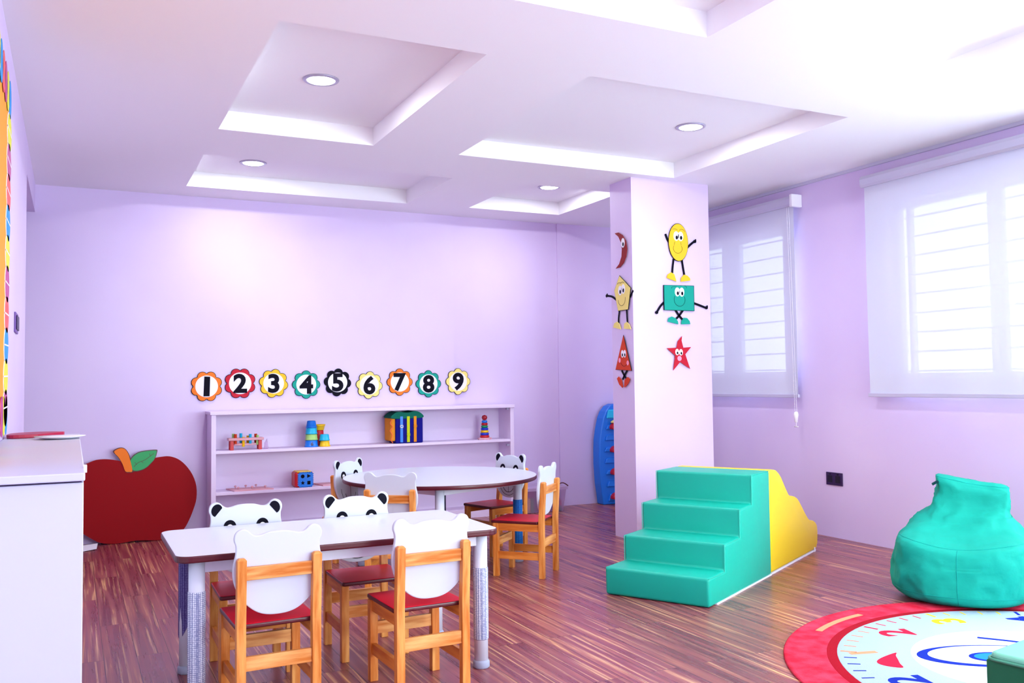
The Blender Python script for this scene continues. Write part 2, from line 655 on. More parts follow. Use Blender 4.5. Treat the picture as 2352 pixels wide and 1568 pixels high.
wr.box(XR, XR + .15, cur, 7.5, 0, HC)
struct(wr.build('wall_right', WALL), 'lilac right wall with the windows')
struct(MB().box(XR - .02, XR, Y0, YB, HC - .022, HC).build('trim_1', ALU), 'thin pale trim under the ceiling')
struct(MB().box(3.68, 4.385, 5.53, 5.82, 0, HC).build('wall_pillar', WALL), 'square lilac pillar')
struct(MB().box(6.6, 6.7, -3, 9, -1.5, 0.6).build('wall_outside', STONE), 'low pale wall outside the windows')

for wi, (a, b, c, d) in enumerate(WIN):
    fx0, fx1 = XR + .06, XR + .11
    w = MB()
    for (p, q) in ((a, a + .06), (b - .06, b)):
        w.box(fx0, fx1, p, q, c, d)
    w.box(fx0, fx1, a, b, c, c + .04)
    w.box(fx0, fx1, a, b, d - .04, d)
    if wi == 0:
        mull = [(6.01, 6.24)]
    elif wi == 1:
        mull = [(4.27, 4.30), (3.60, 3.70)]
    else:
        mull = [(1.63, 1.72)]
    for p, q in mull:
        w.box(fx0 + .005, fx1 - .005, p, q, c + .04, d - .04)
    fo = w.build('window_%d' % (wi + 1), TUBE)
    struct(fo, ['window behind the blind beside the pillar', 'window behind the wide near blind', 'window added for light beyond the frame'][wi])
    g = MB().box(fx0 + .02, fx0 + .024, a + .06, b - .06, c + .04, d - .04)
    g.build('window_pane', GLASS, fo)
    k = 0
    z = c + .055
    g = MB()
    while z < d:
        g.box(XR + .125, XR + .14, a, b, z - .006, z + .006)
        z += .131
    g.build('security_bars', TUBE, fo)


w = MB()
for x in (2.0, 3.32, 4.64):
    w.box(x, x + .06, Y0 - .08, Y0 - .03, ADDED_WIN[2], ADDED_WIN[3])
w.box(ADDED_WIN[0], ADDED_WIN[1], Y0 - .08, Y0 - .03, ADDED_WIN[2], ADDED_WIN[2] + .06).box(ADDED_WIN[0], ADDED_WIN[1], Y0 - .08, Y0 - .03, ADDED_WIN[3] - .06, ADDED_WIN[3])
fo = struct(w.build('window_4', TUBE), 'wide window added for light behind the camera')  # unseen window, added for its light
MB().box(ADDED_WIN[0], ADDED_WIN[1], Y0 - .057, Y0 - .053, ADDED_WIN[2] + .06, ADDED_WIN[3] - .06).build('window_pane', GLASS, fo)

# ---------------------------------------------------------------- roller blinds
def blind(y0, y1, z0, label, cord=None):
    t = thing('roller_blind', label, 'blind', (4.96, (y0 + y1) / 2, 2.5))
    fb = MB()
    n = 24
    vs, fs = [], []
    for i in range(n + 1):
        for j in range(13):
            y = y0 + .01 + (y1 - y0 - .02) * i / n
            z = z0 + .015 + (2.49 - z0 - .015) * j / 12
            x = 4.955 + .004 * math.sin(i * .9 + j * .3) * (1 - j / 12)
            vs.append((x, y, z))
    for i in range(n):
        for j in range(12):
            q = i * 13 + j
            fs.append((q, q + 1, q + 14, q + 13))
    fb.add(vs, fs, 0, True)
    fb.build('blind_fabric', BLIND, t)
    h = MB()
    pr = [(4.935, 2.485), (4.925, 2.50), (4.922, 2.54), (4.93, 2.562), (5.015, 2.565), (5.015, 2.49)]
    h.prism([(p[0], p[1]) for p in pr], Fr((0, 0, 0), (1, 0, 0), (0, 0, 1), (0, 1, 0)), y0, y1)
    h.build('headrail', ALU, t)
    MB().box(4.915, 5.019, y0 - .018, y0 + .012, 2.475, 2.572).build('end_cap', PAPER, t, bevel=.006)
    MB().box(4.946, 4.966, y0, y1, z0 - .004, z0 + .022).build('bottom_bar', ALU, t, bevel=.003)
    if cord:
        c = MB()
        for dy in (-.008, .012):
            z = 2.47
            while z > .90:
                yy = cord + dy - .03 * (2.47 - z) / 1.5
                c.lathe([(.0005, -.0035), (.0032, 0), (.0005, .0035)], (4.935, yy, z), 6)
                z -= .011
            c.tube([(4.935, cord + dy, 2.48), (4.935, cord + dy - .03, .90)], .0012, 5)
        c.build('bead_chain', PAPER, t)
        w = MB()
        w.lathe([(.003, -.05), (.012, -.045), (.016, -.01), (.02, .01), (.014, .03), (.003, .034)], (4.935, cord - .03, .88), 12)
        w.tube([(4.935, cord - .05, .80), (4.935, cord - .01, .80)], .004, 6)
        w.tube([(4.935, cord - .03, .84), (4.935, cord - .03, .80)], .003, 6)
        w.build('chain_weight', PAPER, t)
    return t


blind(5.215, 6.62, 1.022, 'narrow white roller blind just right of the pillar, with a bead chain', 5.262)
blind(3.13, 4.545, 1.035, 'wide white roller blind over the near window at the right edge')


# ---------------------------------------------------------------- ceiling lights
LSP = [((1.17, 4.68), 'round recessed ceiling light in the nearest left coffer'),
       ((3.53, 4.61), 'round recessed ceiling light in the wide coffer left above the windows'),
       ((1.165, 6.65), 'round recessed ceiling light in the far coffer by the back wall, left side'),
       ((3.54, 6.53), 'round recessed ceiling light in the small far coffer beside the pillar')]
L0 = None
for (x, y), lb in LSP:
    if L0 is None:
        t = L0 = thing('ceiling_light', lb, 'light', (x, y, TOP), 'recessed ceiling lights')
        MB().lathe([(.074, -.001), (.076, -.008), (.092, -.006), (.096, 0)], (x, y, TOP), 40).build('trim_ring', METAL, t)
        MB().lathe([(.0745, -.002), (.07, -.0065), (.001, -.0066)], (x, y, TOP), 40).build('lamp_lens', LAMP, t)
    else:
        t = copy_tree(L0)
        t.location = (x, y, TOP)
        t['label'] = lb
for (x, y) in [p for p, _ in LSP] + [(1.62, 2.2), (3.53, 2.2), (1.62, 0.0), (3.53, 0.0)]:  # last four are added lamps without fittings in unseen coffers, for more light
    l = bpy.data.lights.new('lamp_light', 'AREA')
    l.shape = 'DISK'
    l.size = .14
    l.energy = 6.5
    l.color = (.95, 1.0, 1.0)
    o = bpy.data.objects.new('lamp_light', l)
    o.location = (x, y, TOP - .008)
    COL.objects.link(o)

# ---------------------------------------------------------------- bear-backed chairs
HALF = [(0, .650), (.035, .648), (.060, .641), (.080, .639), (.095, .647), (.108, .659), (.125, .664), (.143, .657), (.152, .642),
        (.153, .625), (.147, .606), (.147, .58), (.152, .555), (.156, .53), (.155, .50), (.150, .475), (.138, .443), (.120, .413),
        (.096, .389), (.070, .371), (.038, .360), (0, .357)]
OUTL = smooth(HALF + [(-x, z) for x, z in HALF[-2:0:-1]], 3)
FB = Fr((0, -.137, 0), (-1, 0, 0), (0, 0, 1), (0, 1, 0))


def lean(mb):
    v = []
    for x, y, z in mb.v:
        if z > .334:
            y -= .016 * (z - .334) / .234
        v.append((x, y, z))
    mb.v = v
    return mb


def make_chair():
    t = thing('bear_chair', '', 'chair')
    b = lean(MB().prism(OUTL, FB, 0, .018, sm=True)).build('backrest', BOARD, t, bevel=.0035)
    for s in (-1, 1):
        ear = circle(s * .121, .630, .0225, .027, 20, rot=s * .3)
        ear = [(u, v) for u, v in ear if (u * s - .121) * (-.75) + (v - .630) * (-.66) < .012]
        lean(MB().prism(ear, FB, .0178, .0192)).build('ear_patch', BLACK, b, label='black ear patch')
        e = MB().prism(circle(s * .068, .560, .026, .027, 24), FB, .0178, .0192)
        e.prism(circle(s * .068, .555, .013, .014, 18), FB, .0190, .0200, 1)
        lean(e).build('eye', [BLACK, PAPER], b, label='black and white eye')
    lean(MB().prism(circle(0, .500, .02, .015, 20), FB, .0178, .0194)).build('nose', DRED, b, label='brown red nose')
    mo = MB()
    mo.stroke([(0, .487), (0, .396)], .0022, FB, .0178, .0188)
    mo.stroke(circle(0, .445, .055, .050, 24, PI * 1.02, PI * 1.98), .0035, FB, .0178, .0188)
    mo.stroke(circle(0, .475, .098, .101, 30, PI * 1.0, PI * 2.0), .0028, FB, .0178, .0188)
    lean(mo).build('mouth', BLACK, b, label='thin black muzzle lines')
    st = MB()
    st.prism(rrect(-.146, .146, -.133, .167, .012), FRZ, .316, .3335, 1)
    o = st.build('seat', [REDSEAT, MAROON], t, bevel=.006, segs=3)
    for p in o.data.polygons:
        if p.normal.z > .9:
            p.material_index = 0
    for s in (-1, 1):
        x = s * .131
        h = .016
        # rear post: straight, then leaning back above the seat, bevelled tip
        v = []
        for z, dy in ((0, 0), (.334, 0), (.560, -.0155), (.568, -.016)):
            hh = h if z < .565 else h - .006
            for a, c in ((-1, -1), (1, -1), (1, 1), (-1, 1)):
                v.append((x + a * hh, -.153 + dy + c * (h if z < .34 else hh * .9), z))
        f = [(3, 2, 1, 0), (12, 13, 14, 15)]
        for i in range(3):
            for k in range(4):
                f.append((i * 4 + k, i * 4 + (k + 1) % 4, i * 4 + 4 + (k + 1) % 4, i * 4 + 4 + k))
        MB().add(v, f).build('rear_leg', WOODV, t, bevel=.002)
        MB().box(x - h, x + h, .121, .153, 0, .316).build('front_leg', WOODV, t, bevel=.002)
        MB().box(x - .009, x + .009, -.137, .121, .272, .316).build('seat_rail', WOODY, t, bevel=.0015)
        MB().box(x - .009, x + .009, -.137, .121, .105, .148).build('side_stretcher', WOODY, t, bevel=.0015)
    lean(MB().box(-.115, .115, -.1575, -.1385, .490, .535)).build('back_rail', WOODH, t, bevel=.0015)
    MB().box(-.115, .115, -.162, -.144, .180, .228).build('stretcher', WOODH, t, bevel=.0015)
    MB().box(-.115, .115, .128, .146, .180, .228).build('stretcher', WOODH, t, bevel=.0015)
    return t


CH0 = make_chair()
CH = [((.652, 3.394), 1.9, 'orange wood bear-back chair seen from behind, nearest left at the rectangular table'),
      ((1.207, 3.349), 2.3, 'orange wood bear-back chair seen from behind, nearest right at the rectangular table'),
      ((1.168, 3.902), 179.6, 'bear-face chair tucked behind the rectangular table, the right one facing the camera'),
      ((.676, 3.892), 179.1, 'bear-face chair tucked behind the rectangular table, the left one facing the camera'),
      ((2.496, 4.977), 43.3, 'bear-back chair seen from the side at the right end of the round table'),
      ((2.63, 5.70), 106.0, 'bear-face chair at the far right of the round table, before the storage box'),
      ((1.747, 5.805), -141.9, 'bear-face chair at the far left of the round table, before the bookcase'),
      ((1.70, 5.03), -34.2, 'bear-back chair seen from behind at the near left of the round table')]
for i, ((x, y), a, lb) in enumerate(CH):
    t = CH0 if i == 0 else copy_tree(CH0)
    t.location = (x, y, 0)
    t.rotation_euler = (0, 0, math.radians(a))
    tag(t, lb, 'chair', 'small wooden chairs with bear-shaped white backs')

# ---------------------------------------------------------------- tables
def table_leg(t, x, y, sleeve, z0=.10, z1=.43, h=.54, lbl=None, flare=0):
    MB().lathe([(.0285, .03), (.0285, h)], (x, y, 0), 24).build('leg', TUBE, t)
    f = MB().lathe([(.031, 0), (.034, .004), (.034, .024), (.0305, .032)], (x, y, 0), 28, rib=.05)
    f.build('foot', FOOT, t)
    if flare:
        s = MB()
        n = 20
        vs, fs = [], []
        for i in range(9):
            q = i / 8
            z = h - .01 - (h - .01 - .14) * q
            for k in range(n):
                a = 2 * PI * k / n
                zz = z if i < 8 else z + .07 * (1 + math.cos(a - .3))
                r = .032 - .002 * q + (.003 * math.sin(3 * a) * q)
                vs.append((x + r * math.cos(a), y + r * math.sin(a), zz))
        for i in range(8):
            for k in range(n):
                fs.append((i * n + k, i * n + (k + 1) % n, (i + 1) * n + (k + 1) % n, (i + 1) * n + k))
        s.add(vs, fs, 0, True).build('leg_sleeve', sleeve, t, label=lbl)
    else:
        MB().lathe([(.0295, z0), (.031, z0 + .004), (.031, z1 - .004), (.0295, z1)], (x, y, 0), 24).build('leg_sleeve', sleeve, t, label=lbl)


t = thing('rectangular_table', 'low white rectangular table with maroon edge among four bear chairs', 'table', (.95, 3.69, 0))
ol = rrect(.328, 1.574, 3.355, 4.01, .055, 7)
tt = MB().prism(ol, FRZ, .541, .5665, 1)
o = tt.build('tabletop', [WHITE, MAROON], t, bevel=.006, segs=3)
for p in o.data.polygons:
    if p.normal.z > .9:
        p.material_index = 0
fr = MB()
fr.box(.43, 1.49, 3.415, 3.435, .495, .541)
fr.box(.43, 1.49, 3.94, 3.96, .495, .541)
fr.box(.405, .425, 3.43, 3.94, .495, .541)
fr.box(1.495, 1.515, 3.43, 3.94, .495, .541)
fr.build('apron', TUBE, t, bevel=.002)
table_leg(t, .405, 3.425, SLV_G, .10, .43, lbl='grey honeycomb mesh sleeve')
table_leg(t, .425, 3.93, SLV_D, flare=1, lbl='loose dark mesh sleeve hanging down the leg')
table_leg(t, 1.513, 3.43, SLV_G, .115, .405, lbl='grey honeycomb mesh sleeve')
table_leg(t, 1.51, 3.93, SLV_G, .26, .42, lbl='grey honeycomb mesh sleeve')

t = thing('round_table', 'low white round table with maroon edge in front of the bookcase', 'table', (2.15, 5.5, 0))
tt = MB().prism(circle(2.15, 5.5, .625, n=96), FRZ, .540, .565, 1, sm=True)
o = tt.build('tabletop', [WHITE, MAROON], t, bevel=.006, segs=3)
for p in o.data.polygons:
    if p.normal.z > .9:
        p.material_index = 0
LG = []
for k in range(4):
    a = math.radians(-22 + 90 * k)
    LG.append((2.15 + .50 * math.cos(a), 5.5 + .50 * math.sin(a)))
fr = MB()
for k in range(4):
    fr.bar((LG[k][0], LG[k][1], .517), (LG[(k + 1) % 4][0], LG[(k + 1) % 4][1], .517), .016, .046)
fr.build('apron', TUBE, t)
for (x, y), (m, z0, z1, lb) in zip(LG, ((SLV_B, .10, .40, 'blue mesh sleeve'), (SLV_N, .10, .40, 'navy mesh sleeve'),
                                        (SLV_B, .10, .40, 'blue mesh sleeve'), (SLV_G, .08, .24, 'grey mesh sleeve'))):
    table_leg(t, x, y, m, z0, z1, lbl=lb)

# ---------------------------------------------------------------- bookcase
t = thing('bookcase', 'long low lilac bookcase with open shelves against the back wall', 'bookcase', (2.23, 7.33, 0))
yf, yk = 7.2, 7.455
for x0, x1 in ((.952, .987), (3.48, 3.515)):
    MB().box(x0, x1, yf, yk, 0, .938).build('side_panel', SHELF, t, bevel=.002)
MB().box(.942, 3.52, yf - .01, yk, .938, .964).build('top_board', SHELF, t, bevel=.003)
for z0, z1 in ((.640, .662), (.325, .347)):
    MB().box(.987, 3.48, yf + .002, yk - .012, z0, z1).build('shelf_board', SHELF, t, bevel=.002)
MB().box(.987, 3.48, yf + .01, yk - .012, .0, .07).build('plinth', SHELF, t)
MB().box(.987, 3.48, yk - .012, yk, .0, .938).build('back_panel', SHELF, t)
br = MB()
for z in (.92, .60):
    br.box(3.455, 3.48, yf + .02, yf + .045, z, z + .018)
br.build('shelf_bracket', METAL, t)
S2, S3 = .662, .347

# ---------------------------------------------------------------- number cards
NUM = [('1', .949, 1.158, .122, ORANGE, 'orange', 0), ('2', 1.205, 1.179, .124, CRIMSON, 'crimson', 0), ('3', 1.469, 1.176, .118, AMBER, 'amber yellow', .2),
       ('4', 1.734, 1.163, .117, TEAL, 'teal', .39), ('5', 1.997, 1.178, .117, BLACK, 'navy black', .3), ('6', 2.271, 1.152, .118, PALE, 'pale yellow', .3),
       ('7', 2.543, 1.175, .118, ORANGE, 'orange', .39), ('8', 2.807, 1.157, .119, TEAL, 'teal', .39), ('9', 3.088, 1.174, .119, PALE, 'pale yellow', .39)]
for ch, x, z, r, m, cn, a0 in NUM:
    fr = FRW if x < 3.09 else FRW
    t = thing('number_card', '%s scalloped flower card with the number %s on the back wall' % (cn, ch), 'card', (x, YB, z), 'flower number cards above the bookcase')
    ol, ol2 = [], []
    for k in range(8):
        a = a0 + PI / 4 * k + PI / 8
        cx, cz = x + r * .67 * math.cos(a), z + r * .67 * math.sin(a)
        for i in range(9):
            b = a - 1.25 + 2.5 * i / 8
            ol.append((cx + r * .33 * math.cos(b), cz + r * .33 * math.sin(b)))
            ol2.append((cx + r * .295 * math.cos(b), cz + r * .295 * math.sin(b)))
    p = MB().prism(ol, fr, .006, .011, 1).prism(ol2, fr, .0105, .0120, 0)
    p.build('petals', [m, BLACK], t)
    MB().prism(circle(x, z, r * .70, n=40), fr, .0118, .0135).build('white_disc', PAPER, t)
    g = MB()
    if ch == '1':
        g.prism([(x - .024, z - .078), (x + .022, z - .078), (x + .026, z + .076), (x - .018, z + .078)], fr, .0135, .0155)
    else:
        add_glyph(g, ch, .200, x, z, fr, .0135, .0155, bold=.0075, sx=1.05)
    g.build('numeral', BLACK, t)

# ---------------------------------------------------------------- cut-out figures on the pillar
def fig(fr, label, body, bmat, limbs, shoes, smat, eyes, extra=None, eyer=(.018, .026), hands=(), w=.006, edge=True):
    cu = sum(p[0] for p in body) / len(body)
    cv = sum(p[1] for p in body) / len(body)
    t = thing('shape_figure', label, 'wall decoration', fr(cu, cv, 0), 'cut-out shape figures on the pillar')
    for path in limbs:
        MB().stroke(smooth(path, 4, False), .016, fr, w, w + .003).build('limb', BLACK, t, label='black limb')
    for (u, v) in hands:
        h = MB().prism(circle(u, v, .014, .012, 14), fr, w + .0005, w + .004)
        h.prism(circle(u + .008, v + .010, .006, .009, 10), fr, w + .0005, w + .0038)
        h.build('hand', BLACK, t, label='black mitten hand')
    b = MB()
    if edge:
        c = [(cu + (p[0] - cu) * 1.035 + .000, cv + (p[1] - cv) * 1.03) for p in body]
        b.prism(c, fr, w + .003, w + .0065, 1)
    b.prism(body, fr, w + .004, w + .008, 0)
    b.build('body', [bmat, BLACK], t)
    for s in shoes:
        MB().prism(s, fr, w + .003, w + .007).build('shoe', smat, t)
    for (u, v) in eyes:
        e = MB().prism(circle(u, v, *eyer, 20), fr, w + .008, w + .0092)
        e.prism(circle(u + eyer[0] * .15, v - eyer[1] * .3, eyer[0] * .42, eyer[1] * .42, 14), fr, w + .0092, w + .0100, 1)
        e.build('eye', [PAPER, BLACK], t)
    if extra:
        m = MB()
        for path, ww in extra:
            m.stroke(smooth(path, 4, False), ww, fr, w + .008, w + .0090)
        m.build('face_lines', BLACK, t)
    return t


def shoe(u, v, s=1, k=1.0):
    """flat-bottomed half-round shoe"""
    return [(u + s * a * k, v + b * k) for a, b in ((-.045, -.012), (-.040, .010), (-.020, .026), (.004, .030), (.028, .020), (.042, -.006), (.046, -.020), (.0, -.022))]


def arc(u, v, ru, rv, a0, a1, n=10):
    return [(u + ru * math.cos(math.radians(a0 + (a1 - a0) * i / n)), v + rv * math.sin(math.radians(a0 + (a1 - a0) * i / n))) for i in range(n + 1)]


t = fig(FRF, 'yellow oval figure with black arms and yellow shoes, top of the pillar front', circle(4.088, 2.197, .088, .140, 40), AMBER,
        [[(4.045, 2.07), (4.035, 2.01), (4.028, 1.945)], [(4.12, 2.07), (4.13, 2.01), (4.142, 1.945)], [(4.01, 2.19), (3.992, 2.215), (3.975, 2.255)], [(4.165, 2.155), (4.20, 2.185), (4.235, 2.21)]],
        [[(3.975, 1.925), (3.985, 1.95), (4.015, 1.968), (4.045, 1.955), (4.06, 1.915), (4.063, 1.900)],
         [(4.103, 1.900), (4.107, 1.93), (4.135, 1.955), (4.165, 1.95), (4.190, 1.93), (4.192, 1.912)]], AMBER,
        [(4.068, 2.243), (4.108, 2.243)], [(arc(4.080, 2.15, .040, .036, -215, 35), .0022), (arc(4.055, 2.285, .026, .012, 150, 20), .002), (arc(4.12, 2.282, .026, .014, 160, -10), .002), ([(4.055, 2.20), (4.047, 2.175)], .002), ([(4.107, 2.20), (4.112, 2.175)], .002)],
        (.025, .036), [(4.244, 2.213)])
t = fig(FRF, 'green rectangle figure with outstretched black arms, middle of the pillar front', [(3.949, 1.685), (4.220, 1.685), (4.220, 1.872), (3.949, 1.868)], TEAL,
        [[(3.955, 1.745), (3.92, 1.715), (3.888, 1.672)], [(4.215, 1.745), (4.27, 1.73), (4.33, 1.712)], [(4.125, 1.69), (4.08, 1.64), (4.035, 1.605)], [(4.05, 1.69), (4.09, 1.64), (4.13, 1.605)]],
        [[(3.975, 1.598), (3.985, 1.625), (4.015, 1.637), (4.05, 1.625), (4.070, 1.60), (4.073, 1.580)],
         [(4.098, 1.580), (4.102, 1.605), (4.125, 1.63), (4.155, 1.628), (4.178, 1.605), (4.183, 1.583)]], TEAL,
        [(4.068, 1.822), (4.108, 1.822)], [(arc(4.087, 1.765, .050, .050, 150, 390), .0024), (arc(4.045, 1.85, .030, .012, 200, 60), .002), (arc(4.12, 1.858, .035, .014, 130, -20), .002)],
        (.023, .034), [(3.882, 1.664), (4.340, 1.711)])
star = [(4.104, 1.492), (4.098, 1.458), (4.113, 1.405), (4.185, 1.410), (4.130, 1.355), (4.172, 1.246), (4.082, 1.298), (4.018, 1.235), (4.038, 1.345), (3.965, 1.400), (4.052, 1.405), (4.064, 1.452)]
t = fig(FRF, 'small red star figure with a pink round mouth, lowest on the pillar front', star, CRIMSON, [], [], CRIMSON,
        [(4.055, 1.372), (4.090, 1.370)], None, (.017, .024), edge=False)
MB().prism(circle(4.075, 1.324, .019, .019, 20), FRF, .014, .0155).build('mouth', PINK, t, label='pale pink mouth')
mo = [(-5.74, 2.273), (-5.690, 2.272), (-5.635, 2.245), (-5.592, 2.195), (-5.576, 2.135), (-5.590, 2.08), (-5.625, 2.035), (-5.675, 2.008), (-5.735, 2.005), (-5.685, 2.035), (-5.652, 2.085), (-5.645, 2.14), (-5.655, 2.19), (-5.690, 2.24)]
fig(FRL, 'dark red crescent moon figure, top of the pillar left side', mo, DRED, [], [], DRED, [(-5.628, 2.185)], None, (.024, .036), edge=False)
fig(FRL, 'pale yellow pentagon figure with raised black arms, middle of the pillar left side',
    [(-5.686, 1.945), (-5.541, 1.841), (-5.579, 1.687), (-5.711, 1.686), (-5.757, 1.840)], PALE,
    [[(-5.70, 1.69), (-5.715, 1.63), (-5.715, 1.585)], [(-5.605, 1.69), (-5.600, 1.63), (-5.595, 1.575)], [(-5.74, 1.77), (-5.80, 1.80), (-5.865, 1.812)], [(-5.556, 1.775), (-5.512, 1.82)]],
    [[(-5.785, 1.565), (-5.770, 1.595), (-5.73, 1.605), (-5.695, 1.585), (-5.68, 1.545)],
     [(-5.64, 1.548), (-5.632, 1.585), (-5.60, 1.595), (-5.565, 1.575), (-5.545, 1.538)]], PALE,
    [(-5.678, 1.835), (-5.636, 1.842)], [(arc(-5.658, 1.775, .050, .055, 190, 365), .0024), (arc(-5.69, 1.885, .022, .010, 190, 20), .002), (arc(-5.645, 1.885, .026, .010, 170, 0), .002)],
    (.024, .036), [(-5.875, 1.813)])
t = fig(FRL, 'orange triangle figure with pink cheeks and crossed legs, lowest on the pillar left side',
        [(-5.647, 1.497), (-5.55, 1.237), (-5.759, 1.248)], BRICKO,
        [[(-5.685, 1.24), (-5.655, 1.205), (-5.620, 1.172)], [(-5.610, 1.24), (-5.645, 1.205), (-5.675, 1.172)]],
        [[(-5.745, 1.18), (-5.72, 1.195), (-5.685, 1.17), (-5.665, 1.12), (-5.672, 1.110), (-5.715, 1.135)],
         [(-5.650, 1.115), (-5.640, 1.17), (-5.600, 1.190), (-5.570, 1.175), (-5.590, 1.145), (-5.635, 1.115)]], BRICKO,
        [(-5.662, 1.362), (-5.630, 1.362)], [(arc(-5.640, 1.310, .045, .040, 200, 350), .0022)], (.017, .028))
for u in (-5.700, -5.592):
    MB().prism(circle(u, 1.315 if u < -5.65 else 1.293, .014, .018, 16), FRL, .014, .0152).build('cheek', PINK, t, label='pink cheek')

# ---------------------------------------------------------------- apple board
t = thing('apple_board', 'big flat red wooden apple with orange stem and green leaf leaning on the back wall', 'wall decoration', (.40, 7.38, 0))
ap = [(-.075, .30), (-.065, .42), (-.02, .52), (.03, .562), (.078, .590), (.118, .608), (.163, .624), (.22, .627), (.265, .622), (.307, .613), (.362, .600), (.42, .600), (.50, .612), (.566, .620), (.62, .627), (.674, .627), (.735, .603), (.79, .553),
      (.839, .478), (.867, .39), (.867, .295), (.846, .217), (.812, .133), (.772, .065), (.711, .013), (.636, .002), (.57, .003), (.49, .010), (.425, .012), (.347, .004), (.276, .002), (.193, .017), (.129, .055), (.07, .10), (-.02, .18)]
FA = Fr((0, 7.375, 0), (1, 0, 0), (0, .05, .9987), (0, -.9987, .05))
MB().prism(smooth(ap, 3), FA, 0, .016).build('apple_body', APPLE, t)
stm = [(.283, .675), (.302, .695), (.334, .704), (.36, .692), (.38, .66), (.393, .617), (.410, .532), (.387, .524), (.361, .531), (.342, .584), (.315, .635)]
MB().prism([((a - .35) * 1.13 + .35, (b - .61) * 1.06 + .61) for a, b in smooth(stm, 3)], FA, 0, .018, 1).prism(smooth(stm, 3), FA, .014, .022, 0).build('stem', [ORANGE, MAROON], t)
lf = [(.395, .600), (.419, .641), (.458, .665), (.511, .674), (.571, .676), (.579, .665), (.565, .616), (.538, .582), (.505, .551), (.466, .534), (.427, .531), (.408, .545)]
l = MB().prism([((a - .49) * 1.07 + .49, (b - .605) * 1.09 + .605) for a, b in smooth(lf, 3)], FA, 0, .017, 1).prism(smooth(lf, 3), FA, .014, .021, 0)
l.stroke(smooth([(.42, .560), (.45, .590), (.50, .610), (.56, .655)], 3, False), .003, FA, .021, .0222, 1)
l.stroke([(.425, .595), (.440, .575)], .0025, FA, .021, .0222, 1)
l.stroke([(.47, .600), (.485, .585)], .0025, FA, .021, .0222, 1)
l.stroke([(.53, .655), (.535, .635)], .0025, FA, .021, .0222, 1)
l.build('leaf', [LEAF, MAROON], t)

# ---------------------------------------------------------------- shelf toys
S = 'toy'
t = thing('pounding_bench', 'wooden pounding bench toy with red legs and coloured pegs on the upper shelf', S, (1.22, 7.28, S2))
MB().box(1.085, 1.352, 7.235, 7.325, S2 + .073, S2 + .093).build('top_plank', PINKW, t, bevel=.004)
MB().box(1.13, 1.31, 7.26, 7.30, S2 + .035, S2 + .05).build('lower_plank', PINKW, t, bevel=.003)
for x in (1.098, 1.312):
    for y in (7.24, 7.30):
        MB().box(x, x + .026, y, y + .022, S2, S2 + .073).build('leg', REDP, t, bevel=.002)
for k, (x, y, m, dz) in enumerate([(1.14, 7.262, BRICKO, .03), (1.13, 7.30, LIMEP, .032), (1.187, 7.30, CYANP, .034), (1.20, 7.262, YELP, .006), (1.252, 7.262, CYANP, .028), (1.24, 7.30, YELP, .014), (1.30, 7.30, BRICKO, .026), (1.307, 7.262, LIMEP, .018)]):
    MB().lathe([(.009, -.075), (.011, -.072), (.011, -.001), (.0115, 0)], (x, y, S2 + .093 + dz), 14).build('peg', m, t)
tag(MB().add([(1.352, 7.24, S2), (1.385, 7.235, S2), (1.395, 7.28, S2), (1.36, 7.285, S2), (1.356, 7.245, S2 + .05), (1.372, 7.24, S2 + .075), (1.382, 7.265, S2 + .07), (1.36, 7.27, S2 + .045), (1.378, 7.248, S2 + .084)],
              [(0, 1, 5, 4), (1, 2, 6, 5), (2, 3, 7, 6), (3, 0, 4, 7), (4, 5, 8), (5, 6, 8), (6, 7, 8), (7, 4, 8), (3, 2, 1, 0)]).build('crumpled_bag', CLEAR), 'crumpled clear plastic bag beside the pounding bench toy', 'bag')


def cup(x, y, z, r0, r1, h, m, label, down=True, digit=None):
    pr = [(r0, 0), (r0 + .003, .002), (r0 + .003, .008), (r0 - .001, .010), (r1, h - .006), (r1 - .004, h)] if down else \
         [(r1 - .002, 0), (r1, .003), (r0 - .001, h - .012), (r0 + .003, h - .01), (r0 + .003, h), (r0 - .002, h), (r1 - .003, .006)]
    o = MB().lathe(pr, (x, y, z), 28).build('stacking_cup', m)
    tag(o, label, 'toy cup', 'plastic stacking cups')
    if digit:
        g = MB()
        add_glyph(g, digit, .042, x - .006, z + .028, Fr((0, y - r0 - .001, 0), (1, 0, 0), (0, 0, 1), (0, -1, 0)), 0, .0012, bold=.0006)
        g2 = g.build('digit', MAROON, o, label='dark red figure 6')
    return o


cup(1.734, 7.275, S2, .053, .048, .055, BLUEP, 'blue stacking cup marked 6, bottom of the tall left stack', digit='6')
cup(1.734, 7.275, S2 + .055, .049, .046, .048, LIMEP, 'pale green stacking cup, second from the bottom of the tall left stack')
cup(1.734, 7.275, S2 + .103, .046, .043, .050, CYANP, 'light blue stacking cup, third up the tall left stack')
cup(1.734, 7.275, S2 + .153, .042, .034, .057, BLUEP, 'blue upturned stacking cup on top of the tall left stack')
cup(1.810, 7.33, S2, .040, .036, .13, REDP, 'tall red stacking cups behind the small stack')
cup(1.810, 7.33, S2 + .13, .048, .040, .046, YELP, 'yellow stacking cup on top of the red one', down=False)
cup(1.838, 7.255, S2, .042, .037, .048, YELP, 'yellow stacking cup, bottom of the small right stack')
cup(1.836, 7.255, S2 + .048, .040, .035, .051, CYANP, 'cyan stacking cup on top of the small right stack')

